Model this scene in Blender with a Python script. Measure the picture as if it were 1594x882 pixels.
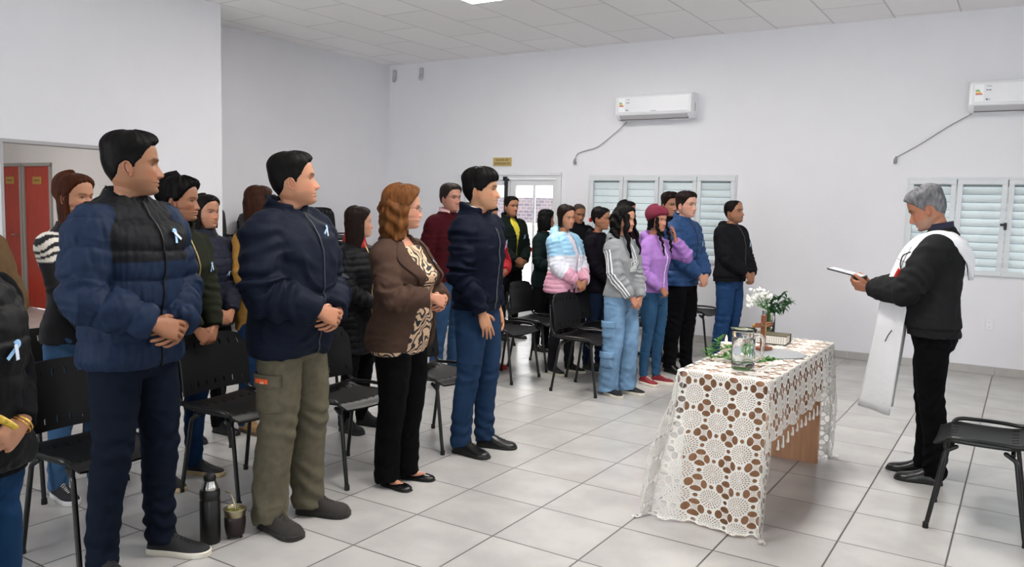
import bpy, math, random
import numpy as np
from mathutils import Vector, Matrix
random.seed(7)
for _o in list(bpy.data.objects): bpy.data.objects.remove(_o)
SC = bpy.context.scene
COL = SC.collection
PI = math.pi

# ------------------------------------------------------------------ camera, world, exposure
CAMH = 1.541
cam_d = bpy.data.cameras.new('camera'); cam = bpy.data.objects.new('camera', cam_d); COL.objects.link(cam)
cam_d.sensor_width = 36.0; cam_d.lens = 28.54; cam_d.clip_end = 200
_r = Vector((0.84304156, 0.53729763, 0.02433478)); _u = Vector((-0.07044531, 0.06545033, 0.99536612)); _f = Vector((-0.53321514, 0.84084928, -0.09302745))
_m = Matrix((_r, _u, -_f)).transposed().to_4x4(); _m.translation = Vector((0, 0, CAMH))
cam.matrix_world = _m
SC.camera = cam
SC.view_settings.view_transform = 'Standard'; SC.view_settings.look = 'None'
SC.view_settings.exposure = 1.0; SC.view_settings.gamma = 1.0; SC.view_settings.use_curve_mapping = False
W = bpy.data.worlds.new('world'); SC.world = W; W.use_nodes = True
W.node_tree.nodes['Background'].inputs[0].default_value = (0.97, 0.98, 1.0, 1)
W.node_tree.nodes['Background'].inputs[1].default_value = 1.6
LAMP = 44.0            # strength of every ceiling panel
sun_d = bpy.data.lights.new('sun', 'SUN'); sun_d.energy = 3.0; sun_d.angle = math.radians(20)
sun = bpy.data.objects.new('sun', sun_d); COL.objects.link(sun); sun.rotation_euler = (math.radians(35), 0, math.radians(20)); sun.location = (-6, 14, 8)

# daylight lamps added behind the viewer as fill, at made-up windows in unseen walls
def fill_lamp(loc, rot_, sx, sy, e):
    d = bpy.data.lights.new('fill_daylight', 'AREA'); d.shape = 'RECTANGLE'; d.size = sx; d.size_y = sy; d.energy = e; d.color = (.93, .97, 1.0)
    o = bpy.data.objects.new('fill_daylight', d); COL.objects.link(o); o.location = loc; o.rotation_euler = rot_
TILT = math.radians(140)      # aims the added lamps upward to brighten the ceiling
fill_lamp((3.66, 1.2, 1.42), (0, TILT, 0), 1.10, 2.3, 10)
fill_lamp((3.66, 5.6, 1.42), (0, TILT, 0), 1.10, 2.3, 28)
fill_lamp((2.55, -3.86, 1.42), (TILT, 0, 0), 1.5, 1.10, 120)
fill_lamp((-3.85, -3.86, 1.42), (TILT, 0, 0), 2.1, 1.10, 190)

# ------------------------------------------------------------------ helpers
def lin(h):
    if isinstance(h, str):
        h = h.lstrip('#'); c = [int(h[i:i+2], 16)/255 for i in (0, 2, 4)]
    else: c = list(h)
    return tuple((x/12.92 if x <= 0.04045 else ((x+0.055)/1.055)**2.4) for x in c)

def dk(c, f=.5):
    h = c.lstrip('#'); L = lin(c); lum = .2*L[0]+.7*L[1]+.1*L[2]; f = f+(1-f)*min(1, max(0, (lum-.06)/.25)); o = []
    for x in L:
        x *= f; o.append(int(round(255*(x*12.92 if x <= .0031308 else 1.055*x**(1/2.4)-.055))))
    return '#%02x%02x%02x' % tuple(o)
_mats = {}
def mat(name, color='#808080', rough=0.6, metal=0.0, bump=0.0, bscale=200.0, bdist=0.002, noise=0.0, nscale=6.0, attr=False,
        trans=0.0, ior=1.45, emit=None, estr=0.0, sheen=0.0, spec=0.5, fold=0.0, fscale=9.0, coat=0.0, vec=None):
    if name in _mats: return _mats[name]
    m = bpy.data.materials.new(name); m.use_nodes = True; nt = m.node_tree; N = nt.nodes; L = nt.links
    b = N['Principled BSDF']
    c = lin(color)
    b.inputs['Base Color'].default_value = (*c, 1); b.inputs['Roughness'].default_value = rough; b.inputs['Metallic'].default_value = metal
    b.inputs['IOR'].default_value = ior; b.inputs['Transmission Weight'].default_value = trans
    b.inputs['Sheen Weight'].default_value = sheen; b.inputs['Specular IOR Level'].default_value = spec; b.inputs['Coat Weight'].default_value = coat
    tc = N.new('ShaderNodeTexCoord')
    src = None
    if attr:
        a = N.new('ShaderNodeAttribute'); a.attribute_name = 'Col'; src = a.outputs['Color']
    if noise > 0:
        nz = N.new('ShaderNodeTexNoise'); nz.inputs['Scale'].default_value = nscale; nz.inputs['Detail'].default_value = 5
        mp = N.new('ShaderNodeMapping'); L.new(tc.outputs['Object'], mp.inputs[0]); L.new(mp.outputs[0], nz.inputs['Vector'])
        if vec: mp.inputs['Scale'].default_value = vec
        mr = N.new('ShaderNodeMapRange'); mr.inputs[1].default_value = 0.3; mr.inputs[2].default_value = 0.7
        mr.inputs[3].default_value = 1-noise; mr.inputs[4].default_value = 1+noise
        L.new(nz.outputs['Fac'], mr.inputs[0])
        vm = N.new('ShaderNodeVectorMath'); vm.operation = 'SCALE'
        if src: L.new(src, vm.inputs[0])
        else: vm.inputs[0].default_value = c
        L.new(mr.outputs[0], vm.inputs['Scale']); src = vm.outputs[0]
    if src: L.new(src, b.inputs['Base Color'])
    last = None
    if fold > 0:
        nf = N.new('ShaderNodeTexNoise'); nf.inputs['Scale'].default_value = fscale; nf.inputs['Detail'].default_value = 3; nf.inputs['Distortion'].default_value = 1.2
        L.new(tc.outputs['Object'], nf.inputs['Vector'])
        bf = N.new('ShaderNodeBump'); bf.inputs['Strength'].default_value = fold; bf.inputs['Distance'].default_value = 0.03
        L.new(nf.outputs['Fac'], bf.inputs['Height']); last = bf
    if bump > 0:
        nb = N.new('ShaderNodeTexNoise'); nb.inputs['Scale'].default_value = bscale; nb.inputs['Detail'].default_value = 3
        mp2 = N.new('ShaderNodeMapping'); L.new(tc.outputs['Object'], mp2.inputs[0]); L.new(mp2.outputs[0], nb.inputs['Vector'])
        if vec: mp2.inputs['Scale'].default_value = vec
        bb = N.new('ShaderNodeBump'); bb.inputs['Strength'].default_value = bump; bb.inputs['Distance'].default_value = bdist
        L.new(nb.outputs['Fac'], bb.inputs['Height'])
        if last: L.new(last.outputs[0], bb.inputs['Normal'])
        last = bb
    if last: L.new(last.outputs[0], b.inputs['Normal'])
    if emit is not None:
        b.inputs['Emission Color'].default_value = (*lin(emit), 1); b.inputs['Emission Strength'].default_value = estr
    _mats[name] = m
    return m

def mesh_np(name, V, F):
    """V (n,3) array; F (m,4) int array or list of tuples"""
    me = bpy.data.meshes.new(name)
    if isinstance(F, np.ndarray):
        k = F.shape[1]
        me.vertices.add(len(V)); me.vertices.foreach_set('co', np.asarray(V, np.float32).ravel())
        me.loops.add(F.size); me.loops.foreach_set('vertex_index', F.astype(np.int32).ravel())
        me.polygons.add(len(F)); me.polygons.foreach_set('loop_start', np.arange(0, F.size, k, dtype=np.int32))
        me.update(calc_edges=True)
    else:
        me.from_pydata([tuple(map(float, v)) for v in V], [], [tuple(int(i) for i in f) for f in F]); me.update()
    return me

def link(name, me, m=None, parent=None, smooth=True, tag=None):
    o = bpy.data.objects.new(name, me); COL.objects.link(o)
    if m is not None:
        for mm in (m if isinstance(m, (list, tuple)) else [m]): me.materials.append(mm)
    if smooth: me.polygons.foreach_set('use_smooth', np.ones(len(me.polygons), bool))
    if parent is not None: o.parent = parent
    if tag: settag(o, *tag)
    return o

def settag(o, label=None, cat=None, group=None, kind=None):
    if label: o['label'] = label
    if cat: o['category'] = cat
    if group: o['group'] = group
    if kind: o['kind'] = kind
    return o

def thing(name, label, cat, loc=(0, 0, 0), rz=0.0, group=None):
    o = bpy.data.objects.new(name, None); COL.objects.link(o); o.empty_display_size = 0.1
    o.location = loc; o.rotation_euler = (0, 0, rz)
    return settag(o, label, cat, group)

class MB:
    """collects shells (each closed) into one vertex / face list"""
    def __init__(s): s.V = []; s.F = []; s.n = 0
    def add(s, V, F):
        V = np.asarray(V, float)
        s.V.append(V); s.F += [tuple(int(i)+s.n for i in f) for f in F]; s.n += len(V); return s
    def shell(s, vf): return s.add(*vf)
    def box(s, x0, x1, y0, y1, z0, z1, bev=0.0):
        if bev > 0:
            b = min(bev, (x1-x0)/2.01, (y1-y0)/2.01, (z1-z0)/2.01)
            V = []
            pts = {}
            for sx in (0, 1):
                for sy in (0, 1):
                    for sz in (0, 1):
                        cx = (x0, x1)[sx]; cy = (y0, y1)[sy]; cz = (z0, z1)[sz]
                        dx = b if sx == 0 else -b; dy = b if sy == 0 else -b; dz = b if sz == 0 else -b
                        pts[(sx, sy, sz, 0)] = len(V); V.append((cx, cy+dy, cz+dz))
                        pts[(sx, sy, sz, 1)] = len(V); V.append((cx+dx, cy, cz+dz))
                        pts[(sx, sy, sz, 2)] = len(V); V.append((cx+dx, cy+dy, cz))
            F = []
            for a in (0, 1):
                q = [(0, 0), (1, 0), (1, 1), (0, 1)]
                F.append([pts[(a, i, j, 0)] for i, j in q]); F.append([pts[(i, a, j, 1)] for i, j in q]); F.append([pts[(i, j, a, 2)] for i, j in q])
            for i in (0, 1):
                for j in (0, 1):
                    F.append([pts[(0, i, j, 1)], pts[(1, i, j, 1)], pts[(1, i, j, 2)], pts[(0, i, j, 2)]])
                    F.append([pts[(i, 0, j, 0)], pts[(i, 1, j, 0)], pts[(i, 1, j, 2)], pts[(i, 0, j, 2)]])
                    F.append([pts[(i, j, 0, 0)], pts[(i, j, 1, 0)], pts[(i, j, 1, 1)], pts[(i, j, 0, 1)]])
            for i in (0, 1):
                for j in (0, 1):
                    for k in (0, 1): F.append([pts[(i, j, k, 0)], pts[(i, j, k, 1)], pts[(i, j, k, 2)]])
            return s.add(V, F)
        V = [(x, y, z) for x in (x0, x1) for y in (y0, y1) for z in (z0, z1)]
        F = [(0, 1, 3, 2), (4, 6, 7, 5), (0, 4, 5, 1), (2, 3, 7, 6), (0, 2, 6, 4), (1, 5, 7, 3)]
        return s.add(V, F)
    def xf(s, M):
        M = np.array(M); s.V = [v @ M[:3, :3].T + M[:3, 3] for v in s.V]; return s
    def mesh(s, name):
        me = bpy.data.meshes.new(name)
        V = np.concatenate(s.V) if s.V else np.zeros((0, 3))
        me.from_pydata(V.tolist(), [], s.F); me.update()
        # consistent outward normals
        import bmesh
        bm = bmesh.new(); bm.from_mesh(me); bmesh.ops.recalc_face_normals(bm, faces=bm.faces); bm.to_mesh(me); bm.free()
        return me
    def build(s, name, m, parent=None, smooth=False, tag=None, auto=None):
        o = link(name, s.mesh(name), m, parent, smooth or auto is not None, tag)
        if auto is not None: sharp(o.data, auto)
        return o

def sharp(me, deg):
    import bmesh
    bm = bmesh.new(); bm.from_mesh(me)
    a = math.radians(deg)
    for e in bm.edges:
        if len(e.link_faces) == 2: e.smooth = e.calc_face_angle(0) < a
        else: e.smooth = False
    bm.to_mesh(me); bm.free()

def catmull(P, n):
    P = np.asarray(P, float); k = len(P)
    if k < 3:
        t = np.linspace(0, 1, n)[:, None]; return P[0]*(1-t)+P[-1]*t
    Q = np.vstack([2*P[0]-P[1], P, 2*P[-1]-P[-2]])
    out = []
    for u in np.linspace(0, k-1-1e-9, n):
        i = int(u); t = u-i; a, b, c, d = Q[i:i+4]
        out.append(0.5*((2*b)+(-a+c)*t+(2*a-5*b+4*c-d)*t*t+(-a+3*b-3*c+d)*t**3))
    return np.array(out)

def loft(R, cap=True, closed=True):
    """R (n,m,3) rings -> V,F"""
    R = np.asarray(R, float); n, m, _ = R.shape
    V = R.reshape(-1, 3); F = []
    mm = m if closed else m-1
    for i in range(n-1):
        a = i*m
        for j in range(mm):
            k = (j+1) % m; F.append((a+j, a+k, a+m+k, a+m+j))
    if cap:
        V = np.vstack([V, R[0].mean(0), R[-1].mean(0)]); c0 = n*m; c1 = c0+1
        for j in range(mm):
            k = (j+1) % m
            F.append((c0, k, j)); F.append((c1, (n-1)*m+j, (n-1)*m+k))
    return V, F

def tube(path, rad, m=16, n=None, round_end=(False, False), up=(0, 0, 1), spline=True, sq=2.0):
    path = np.asarray(path, float)
    rad = np.asarray(rad, float)
    if rad.ndim == 0: rad = np.full(len(path), float(rad))
    if rad.ndim == 1: rad = np.stack([rad, rad], 1)
    if n and n > len(path):
        P = catmull(path, n) if spline else np.stack([np.interp(np.linspace(0, len(path)-1, n), np.arange(len(path)), path[:, i]) for i in range(3)], 1)
        rr = np.stack([np.interp(np.linspace(0, len(path)-1, n), np.arange(len(path)), rad[:, i]) for i in range(2)], 1)
    else: P, rr = path, rad
    T = np.gradient(P, axis=0); T /= np.linalg.norm(T, axis=1)[:, None]+1e-12
    u = np.array(up, float); u -= T[0]*(u@T[0])
    if np.linalg.norm(u) < 1e-3: u = np.array((1., 0, 0)); u -= T[0]*(u@T[0])
    u /= np.linalg.norm(u)
    t = np.linspace(0, 2*PI, m, endpoint=False); c, s = np.cos(t), np.sin(t)
    if sq != 2.0:
        c = np.sign(c)*np.abs(c)**(2/sq); s = np.sign(s)*np.abs(s)**(2/sq)
    R = []
    for i in range(len(P)):
        u = u-T[i]*(u@T[i]); u /= np.linalg.norm(u); v = np.cross(T[i], u)
        R.append(P[i]+np.outer(c, v)*rr[i, 0]+np.outer(s, u)*rr[i, 1])
        if i == 0: U0, V0 = u.copy(), v.copy()
    U1, V1 = u, np.cross(T[-1], u)
    if round_end[1]:
        for a in (30, 60, 80):
            ca, sa = math.cos(math.radians(a)), math.sin(math.radians(a))
            R.append(P[-1]+T[-1]*rr[-1].mean()*sa+np.outer(c, V1)*rr[-1, 0]*ca+np.outer(s, U1)*rr[-1, 1]*ca)
    if round_end[0]:
        for a in (30, 60, 80):
            ca, sa = math.cos(math.radians(a)), math.sin(math.radians(a))
            R.insert(0, P[0]-T[0]*rr[0].mean()*sa+np.outer(c, V0)*rr[0, 0]*ca+np.outer(s, U0)*rr[0, 1]*ca)
    return loft(R)

def lathe(prof, m=32, cx=0, cy=0):
    """prof list of (r,z)"""
    t = np.linspace(0, 2*PI, m, endpoint=False)
    R = [np.stack([cx+r*np.cos(t), cy+r*np.sin(t), np.full(m, z)], 1) for r, z in prof]
    return loft(R)

def ellipsoid(c, r, m=16, n=10, rot=None):
    R = []
    t = np.linspace(0, 2*PI, m, endpoint=False)
    for a in np.linspace(-PI/2+0.12, PI/2-0.12, n):
        R.append(np.stack([r[0]*math.cos(a)*np.cos(t), r[1]*math.cos(a)*np.sin(t), np.full(m, r[2]*math.sin(a))], 1))
    R = np.array(R)
    if rot is not None: R = R @ np.array(rot)[:3, :3].T
    return loft(R+np.array(c))

def rot(axis, deg): return Matrix.Rotation(math.radians(deg), 3, axis)

# vectorised value noise
def vnoise(P, seed=0):
    P = np.asarray(P, float); I = np.floor(P).astype(np.int64); Fr = P-I; Fr = Fr*Fr*(3-2*Fr)
    def h(dx, dy, dz):
        x = (I[:, 0]+dx)*73856093 ^ (I[:, 1]+dy)*19349663 ^ (I[:, 2]+dz)*83492791 ^ (seed*2654435761)
        x = (x ^ (x >> 13)) * 1274126177 & 0x7fffffff
        x = (x ^ (x >> 11)) * 69069 & 0x7fffffff
        return (x & 0xffff)/32767.5-1
    r = 0
    for dx in (0, 1):
        wx = Fr[:, 0] if dx else 1-Fr[:, 0]
        for dy in (0, 1):
            wy = Fr[:, 1] if dy else 1-Fr[:, 1]
            for dz in (0, 1):
                wz = Fr[:, 2] if dz else 1-Fr[:, 2]
                r = r+wx*wy*wz*h(dx, dy, dz)
    return r

def normals(V, F):
    n = np.zeros_like(V)
    a = V[F[:, 2]]-V[F[:, 0]]; b = V[F[:, 3 if F.shape[1] > 3 else 1]]-V[F[:, 1 if F.shape[1] > 3 else 0]]
    fn = np.cross(a, b) if F.shape[1] > 3 else np.cross(V[F[:, 1]]-V[F[:, 0]], V[F[:, 2]]-V[F[:, 0]])
    for k in range(F.shape[1]): np.add.at(n, F[:, k], fn)
    return n/(np.linalg.norm(n, axis=1)[:, None]+1e-12)

def remesh(mb, vox, smooth=3):
    """voxel-union of all shells; returns V, F(quads)"""
    me = mb.mesh('tmp'); o = bpy.data.objects.new('tmp', me); COL.objects.link(o)
    md = o.modifiers.new('r', 'REMESH'); md.mode = 'VOXEL'; md.voxel_size = vox; md.adaptivity = 0
    if smooth:
        sm = o.modifiers.new('s', 'SMOOTH'); sm.factor = 0.5; sm.iterations = smooth
    dg = bpy.context.evaluated_depsgraph_get()
    e = o.evaluated_get(dg); m2 = e.to_mesh()
    V = np.empty(len(m2.vertices)*3, np.float32); m2.vertices.foreach_get('co', V); V = V.reshape(-1, 3).astype(float)
    F = np.empty(len(m2.loops), np.int32); m2.loops.foreach_get('vertex_index', F); F = F.reshape(-1, 4)
    e.to_mesh_clear(); bpy.data.objects.remove(o); bpy.data.meshes.remove(me)
    return V, F

def setcol(me, C):
    a = me.color_attributes.new('Col', 'FLOAT_COLOR', 'POINT')
    C4 = np.ones((len(me.vertices), 4), np.float32); C4[:, :3] = C
    a.data.foreach_set('color', C4.ravel())

def sstep(a, b, x):
    t = np.clip((x-a)/(b-a), 0, 1); return t*t*(3-2*t)

def panel(func, nu, nv, th, holes=None, nrm=None):
    """thick grid with rectangular holes cut out. func(U,V)->(...,3); holes(i,j)->bool arrays"""
    u, v = np.meshgrid(np.linspace(0, 1, nu+1), np.linspace(0, 1, nv+1), indexing='ij')
    P = func(u, v)
    du = np.gradient(P, axis=0); dv = np.gradient(P, axis=1); N = np.cross(du, dv); N /= np.linalg.norm(N, axis=2)[..., None]+1e-12
    T = P+N*th/2; B = P-N*th/2
    keep = np.ones((nu, nv), bool)
    if holes is not None:
        ii, jj = np.meshgrid(np.arange(nu), np.arange(nv), indexing='ij'); keep = ~holes(ii, jj)
    idx = np.arange((nu+1)*(nv+1)).reshape(nu+1, nv+1); off = idx.size
    F = []; from collections import Counter
    E = Counter()
    for i in range(nu):
        for j in range(nv):
            if keep[i, j]:
                q = (idx[i, j], idx[i+1, j], idx[i+1, j+1], idx[i, j+1]); F.append(q); F.append(tuple(k+off for k in q[::-1]))
                for a, b in zip(q, q[1:]+q[:1]): E[(a, b)] += 1
    for (a, b) in list(E):
        if (b, a) not in E: F.append((b, a, a+off, b+off))
    V = np.vstack([T.reshape(-1, 3), B.reshape(-1, 3)])
    used = sorted({i for f in F for i in f}); mp = {k: n for n, k in enumerate(used)}
    return V[used], [tuple(mp[i] for i in f) for f in F]

# ------------------------------------------------------------------ people
HEAD = np.array([  # zf, zb, yf, yb, w, front taper
 [.1185, .1185, .010, -.030, .018, 0], [.114, .114, .038, -.058, .040, 0], [.104, .104, .060, -.080, .056, 0], [.088, .088, .076, -.095, .067, 0],
 [.068, .068, .086, -.105, .0735, 0], [.045, .045, .0905, -.109, .076, 0], [.022, .022, .0915, -.109, .077, .02], [.002, .000, .085, -.107, .0765, .03],
 [-.020, -.020, .085, -.101, .0755, .05], [-.040, -.036, .0865, -.094, .073, .09], [-.055, -.048, .088, -.087, .070, .13], [-.068, -.058, .088, -.082, .0675, .17],
 [-.080, -.066, .0865, -.078, .064, .20], [-.092, -.072, .0855, -.075, .0595, .23], [-.104, -.078, .084, -.073, .054, .25], [-.1135, -.083, .077, -.072, .0485, .25],
 [-.119, -.088, .061, -.071, .046, .2], [-.1205, -.097, .042, -.071, .047, .12], [-.126, -.108, .024, -.072, .051, 0], [-.145, -.125, .013, -.074, .0535, 0],
 [-.170, -.150, .008, -.080, .056, 0], [-.195, -.175, .006, -.088, .063, 0], [-.225, -.205, .004, -.095, .082, 0]])

def head_rings(nps, m, sex):
    H = HEAD.copy()
    if sex == 'f':
        H[10:18, 4] *= .93; H[18:, 4] *= .84; H[18:, 2] -= .006; H[18:, 3] += .008; H[12:17, 2] -= .002; H[5:7, 2] -= .002
    n = (len(H)-1)*nps+1
    C = catmull(H, n)
    s = np.linspace(-PI, PI, m, endpoint=False); a = s-.4*np.sin(s)
    x = np.sin(a); y = np.cos(a)
    R = np.zeros((n, m, 3))
    for i, (zf, zb, yf, yb, w, tp) in enumerate(C):
        e = 2.25; X = np.sign(x)*np.abs(x)**(2/e); Y = np.sign(y)*np.abs(y)**(2/e)
        yy = (yf+yb)/2+(yf-yb)/2*Y; fr = (yy-yb)/(yf-yb+1e-9)
        R[i, :, 0] = w*X*(1-tp*sstep(.45, 1.0, fr)*1.0); R[i, :, 1] = yy; R[i, :, 2] = zb+(zf-zb)*sstep(0, 1, fr)
    return R, a

def g2(x, z, cx, cz, sx, sz): return np.exp(-((x-cx)/sx)**2/2-((z-cz)/sz)**2/2)

def face(R, sp):
    """features: returns displaced rings and colours"""
    x = R[..., 0]; y = R[..., 1]; z = R[..., 2]; ax = np.abs(x)
    fr = sstep(.0, .05, y)
    fem = sp.get('sex') == 'f'; age = sp.get('age', 0)
    nl = sp.get('nose', .026 if not fem else .021)
    ridge = np.interp(z, [-.062, -.054, -.046, -.038, -.015, .006, .03], [0, nl*.28, nl*.92, nl, nl*.55, nl*.16, 0])
    sw = np.interp(z, [-.06, -.045, -.02, .01], [.0115, .0105, .0075, .0075])
    d = ridge*np.exp(-(x/sw)**2/2)
    d += .0075*(g2(ax, z, .0135, -.044, .0055, .006))
    d -= .0115*g2(ax, z, .030, .000, .0135, .0100)*(1 if not fem else .9)
    d -= .004*g2(ax, z, .016, .002, .006, .008)
    d += .0060*g2(ax, z, .031, -.001, .0100, .0068)
    d += (.0055 if not fem else .0025)*g2(ax, z, .026, .019, .020, .0055)
    d += .0035*g2(ax, z, .048, -.024, .016, .013)*(1.3 if fem else 1)
    d -= .003*g2(ax, z, .045, -.058, .014, .014)*(1-sp.get('chub', 0))
    d += .007*sp.get('chub', 0)*g2(ax, z, .052, -.070, .02, .025)
    lp = 1.25 if fem else 1.0
    d += .0058*lp*g2(x, z, 0, -.0655, .017, .0038)+.0062*lp*g2(x, z, 0, -.0785, .015, .0045)
    d -= .0040*g2(x, z, 0, -.0720, .022, .0016)
    d -= .0028*g2(x, z, 0, -.0885, .018, .004)
    d += .0060*g2(x, z, 0, -.102, .014, .009)
    d -= .0015*g2(ax, z, .028, -.072, .004, .008)
    if age: d -= .0022*age*g2(ax-.018-.25*(-.045-z), z, 0, -.055, .0022, .014)
    R = R.copy(); R[..., 1] += d*fr
    # jowl / cheek width
    R[..., 0] += np.sign(x)*(.004*sp.get('chub', 0))*g2(z, z, -.06, -.06, .03, .03)*sstep(.02, .05, ax)
    c = np.ones(R.shape)*np.array(lin(sp['skin']))*.84
    red = np.array([1.10, .80, .76])
    def mixc(mask, col, rel=False):
        nonlocal c
        t = c*np.array(col) if rel else np.array(col)
        c = c*(1-mask[..., None])+t*mask[..., None]
    mixc(.55*fr*(g2(ax, z, .042, -.032, .018, .014)+g2(x, z, 0, -.042, .014, .01)).clip(0, 1), red, True)
    mixc(.35*fr*g2(ax, z, .031, -.002, .018, .012), np.array([.72, .62, .60]), True)
    st = sp.get('stubble', 0)
    if st:
        bz = sstep(-.050, -.062, z)*sstep(-.14, -.118, z)*(1-.95*g2(x, z, 0, -.072, .02, .0075))*sstep(-.03, .0, y)
        mixc(st*bz, lin(sp.get('beard', '#2a201c')))
        if sp.get('stache'): mixc(.75*fr*g2(x, z, 0, -.0575, .020, .0042), lin('#241c18'))
    lips = fr*((g2(x, z, 0, -.0662, .0150, .0032) > .55)*(1-.0) + (g2(x, z, 0, -.0785, .0150, .0040) > .5))
    mixc(np.clip(lips, 0, 1)*(.75 if fem else .5), lin(sp.get('lip', '#a35a52')))
    mixc(.75*fr*np.exp(-(x/.019)**4-((z+.0718)/.0011)**2), lin('#4a2520'))
    mixc(.6*fr*g2(ax, z, .0085, -.053, .0035, .0022), lin('#3a1d18'))
    # brows
    bzc = .0195+.004*np.clip(1-((ax-.036)/.022)**2, -1, 1)-.001
    brow = np.exp(-((z-bzc)/(.0030 if fem else .0048))**2)*sstep(.011, .016, ax)*sstep(.056, .046, ax)
    mixc(fr*brow*sp.get('browd', .92), lin(sp.get('brow', '#1c1512')))
    # eyes
    eo = sp.get('eye', 1.0); dx = (ax-.0305); lid = np.clip(1-(dx/.0145)**2, 0, 1)
    top = .0052*eo*lid; bot = -.0038*lid*(eo if eo < 1 else 1)
    zz = z+.0005
    inside = (np.abs(dx) < .0145)*(zz < top)*(zz > bot)*1.0
    mixc(fr*inside, (.36, .33, .31))
    gx = sp.get('gaze', 0)*.003
    ir = ((dx*np.sign(x)-gx)**2+(zz-.0006)**2 < .0066**2)*inside
    mixc(fr*ir, lin('#1d120d'))
    lash = np.exp(-((zz-top)/.0019)**2)*(np.abs(dx) < .0155)*1.0
    mixc(fr*lash*.95, lin('#15100e'))
    lash2 = np.exp(-((zz-bot)/.0009)**2)*(np.abs(dx) < .013)*1.0
    mixc(fr*lash2*.45, lin('#3a2620'))
    return R, c

def ear_shell(side, sex):
    k = .92 if sex == 'f' else 1.0
    P = []
    for a in np.linspace(-70, 245, 12):
        ra = math.radians(a); P.append((0, -.013*math.cos(ra)*1.1-.003*math.sin(ra), .027*math.sin(ra)*(1 if a < 180 else 1)))
    P = np.array(P)*k; P[:, 0] = .005+.004*(P[:, 1] < -.004)
    V1, F1 = tube(P, np.full(12, .0034), m=8, n=26, round_end=(True, True))
    V2, F2 = ellipsoid((.0015, .001, -.001), (.0052, .0150*k, .0275*k), 14, 9)
    V3, F3 = ellipsoid((.004, .004, -.026*k), (.0045, .007, .009), 10, 7)
    mb = MB(); mb.add(V1, F1); mb.add(V2, F2); mb.add(V3, F3)
    V = np.concatenate(mb.V); M = np.array(rot('Z', -18))@np.array(rot('X', 8))
    V = V@M.T
    V[:, 0] = V[:, 0]+.0735; V[:, 1] += -.012; V[:, 2] += -.016
    if side < 0: V[:, 0] *= -1
    return V, mb.F

# ---- hand in its own frame: fingers +y, back of hand +z, thumb side +x
def hand_shells(mb, M, side, curls=(35, 40, 45, 50), k=1.0, thumb=(.72, .62, -.32), tcurl=20, spread=4, fine=True):
    out = MB()
    palm = []
    t = np.linspace(0, 2*PI, 20, endpoint=False)
    for y, w, h, zc in [(-.03, .0265, .020, 0), (-.01, .027, .0185, 0), (.01, .032, .0175, -.001), (.03, .0385, .0165, -.002), (.055, .0415, .0150, -.002), (.075, .0415, .0125, -.001), (.088, .0395, .0095, -.001)]:
        palm.append(np.stack([w*np.sign(np.cos(t))*np.abs(np.cos(t))**.75, np.full(20, y), zc+h*np.sign(np.sin(t))*np.abs(np.sin(t))**.85], 1))
    out.shell(loft(palm))
    out.shell(ellipsoid((.024, .028, -.010), (.017, .030, .014), 12, 8, rot('Z', -25)))
    bx = [.0318, .0108, -.0104, -.0308]; by = [.083, .088, .085, .077]; ln = [.070, .078, .073, .058]; rr = [.0082, .0086, .0082, .0072]
    for f in range(4):
        p = np.array([bx[f], by[f]-.014, -.001]); a = 0; pts = [p]; sa = math.radians(spread*(1.5-f)*1.0)
        p = p+np.array([0, .014, 0]); pts.append(p)
        for q, fr_ in enumerate((.46, .30, .24)):
            a += math.radians(curls[f])*(1.0, 1.15, .7)[q]
            d = np.array([math.sin(sa)*math.cos(a), math.cos(a)*math.cos(sa), -math.sin(a)])
            p = p+d*ln[f]*fr_; pts.append(p)
        r = rr[f]
        out.shell(tube(pts, [r*1.02, r*1.08, r*1.0, r*.95, r*.80], m=10, n=14 if fine else 9, round_end=(False, True), up=(0, 0, 1)))
    d = np.array(thumb); d /= np.linalg.norm(d); p = np.array([.018, .012, -.008]); pts = [p, p+d*.030]
    q = p+d*.030
    for j, l in enumerate((.034, .028)):
        ang = math.radians(tcurl*(j+.5)); nd = d*math.cos(ang)+np.array([-.55, .65, -.5])*math.sin(ang); nd /= np.linalg.norm(nd)
        q = q+nd*l; pts.append(q)
    out.shell(tube(pts, [.0145, .0128, .0108, .0088], m=10, n=12, round_end=(False, True)))
    V = np.concatenate(out.V)*k
    if side > 0: V[:, 0] *= -1           # right hand: mirrored
    M = np.array(M)
    V = V@M[:3, :3].T+M[:3, 3]
    mb.add(V, out.F)

def hand_frame(w, d, n):
    y = Vector(d).normalized(); z = Vector(n); z = (z-y*z.dot(y)).normalized(); x = y.cross(z)
    M = Matrix((x, y, z)).transposed().to_4x4(); M.translation = Vector(w); return M

TORSO_M = np.array([  # z, w, f, b, yc
 [.80, .150, .085, .100, 0], [.88, .168, .100, .118, 0], [.96, .168, .104, .112, 0], [1.04, .156, .104, .098, 0], [1.12, .154, .108, .096, 0],
 [1.20, .164, .116, .104, 0], [1.29, .178, .122, .114, 0], [1.37, .186, .108, .116, -.005], [1.43, .176, .080, .098, -.012], [1.47, .135, .060, .080, -.018],
 [1.50, .088, .050, .066, -.022], [1.53, .066, .046, .054, -.026]])
TORSO_F = np.array([
 [.80, .158, .088, .108, 0], [.88, .176, .098, .124, 0], [.96, .168, .098, .112, 0], [1.04, .142, .094, .088, 0], [1.12, .132, .096, .084, 0],
 [1.20, .142, .112, .090, 0], [1.27, .154, .128, .096, 0], [1.35, .162, .100, .100, -.005], [1.42, .150, .070, .086, -.012], [1.46, .114, .052, .070, -.018],
 [1.49, .076, .044, .058, -.022], [1.52, .058, .040, .048, -.026]])

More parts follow.
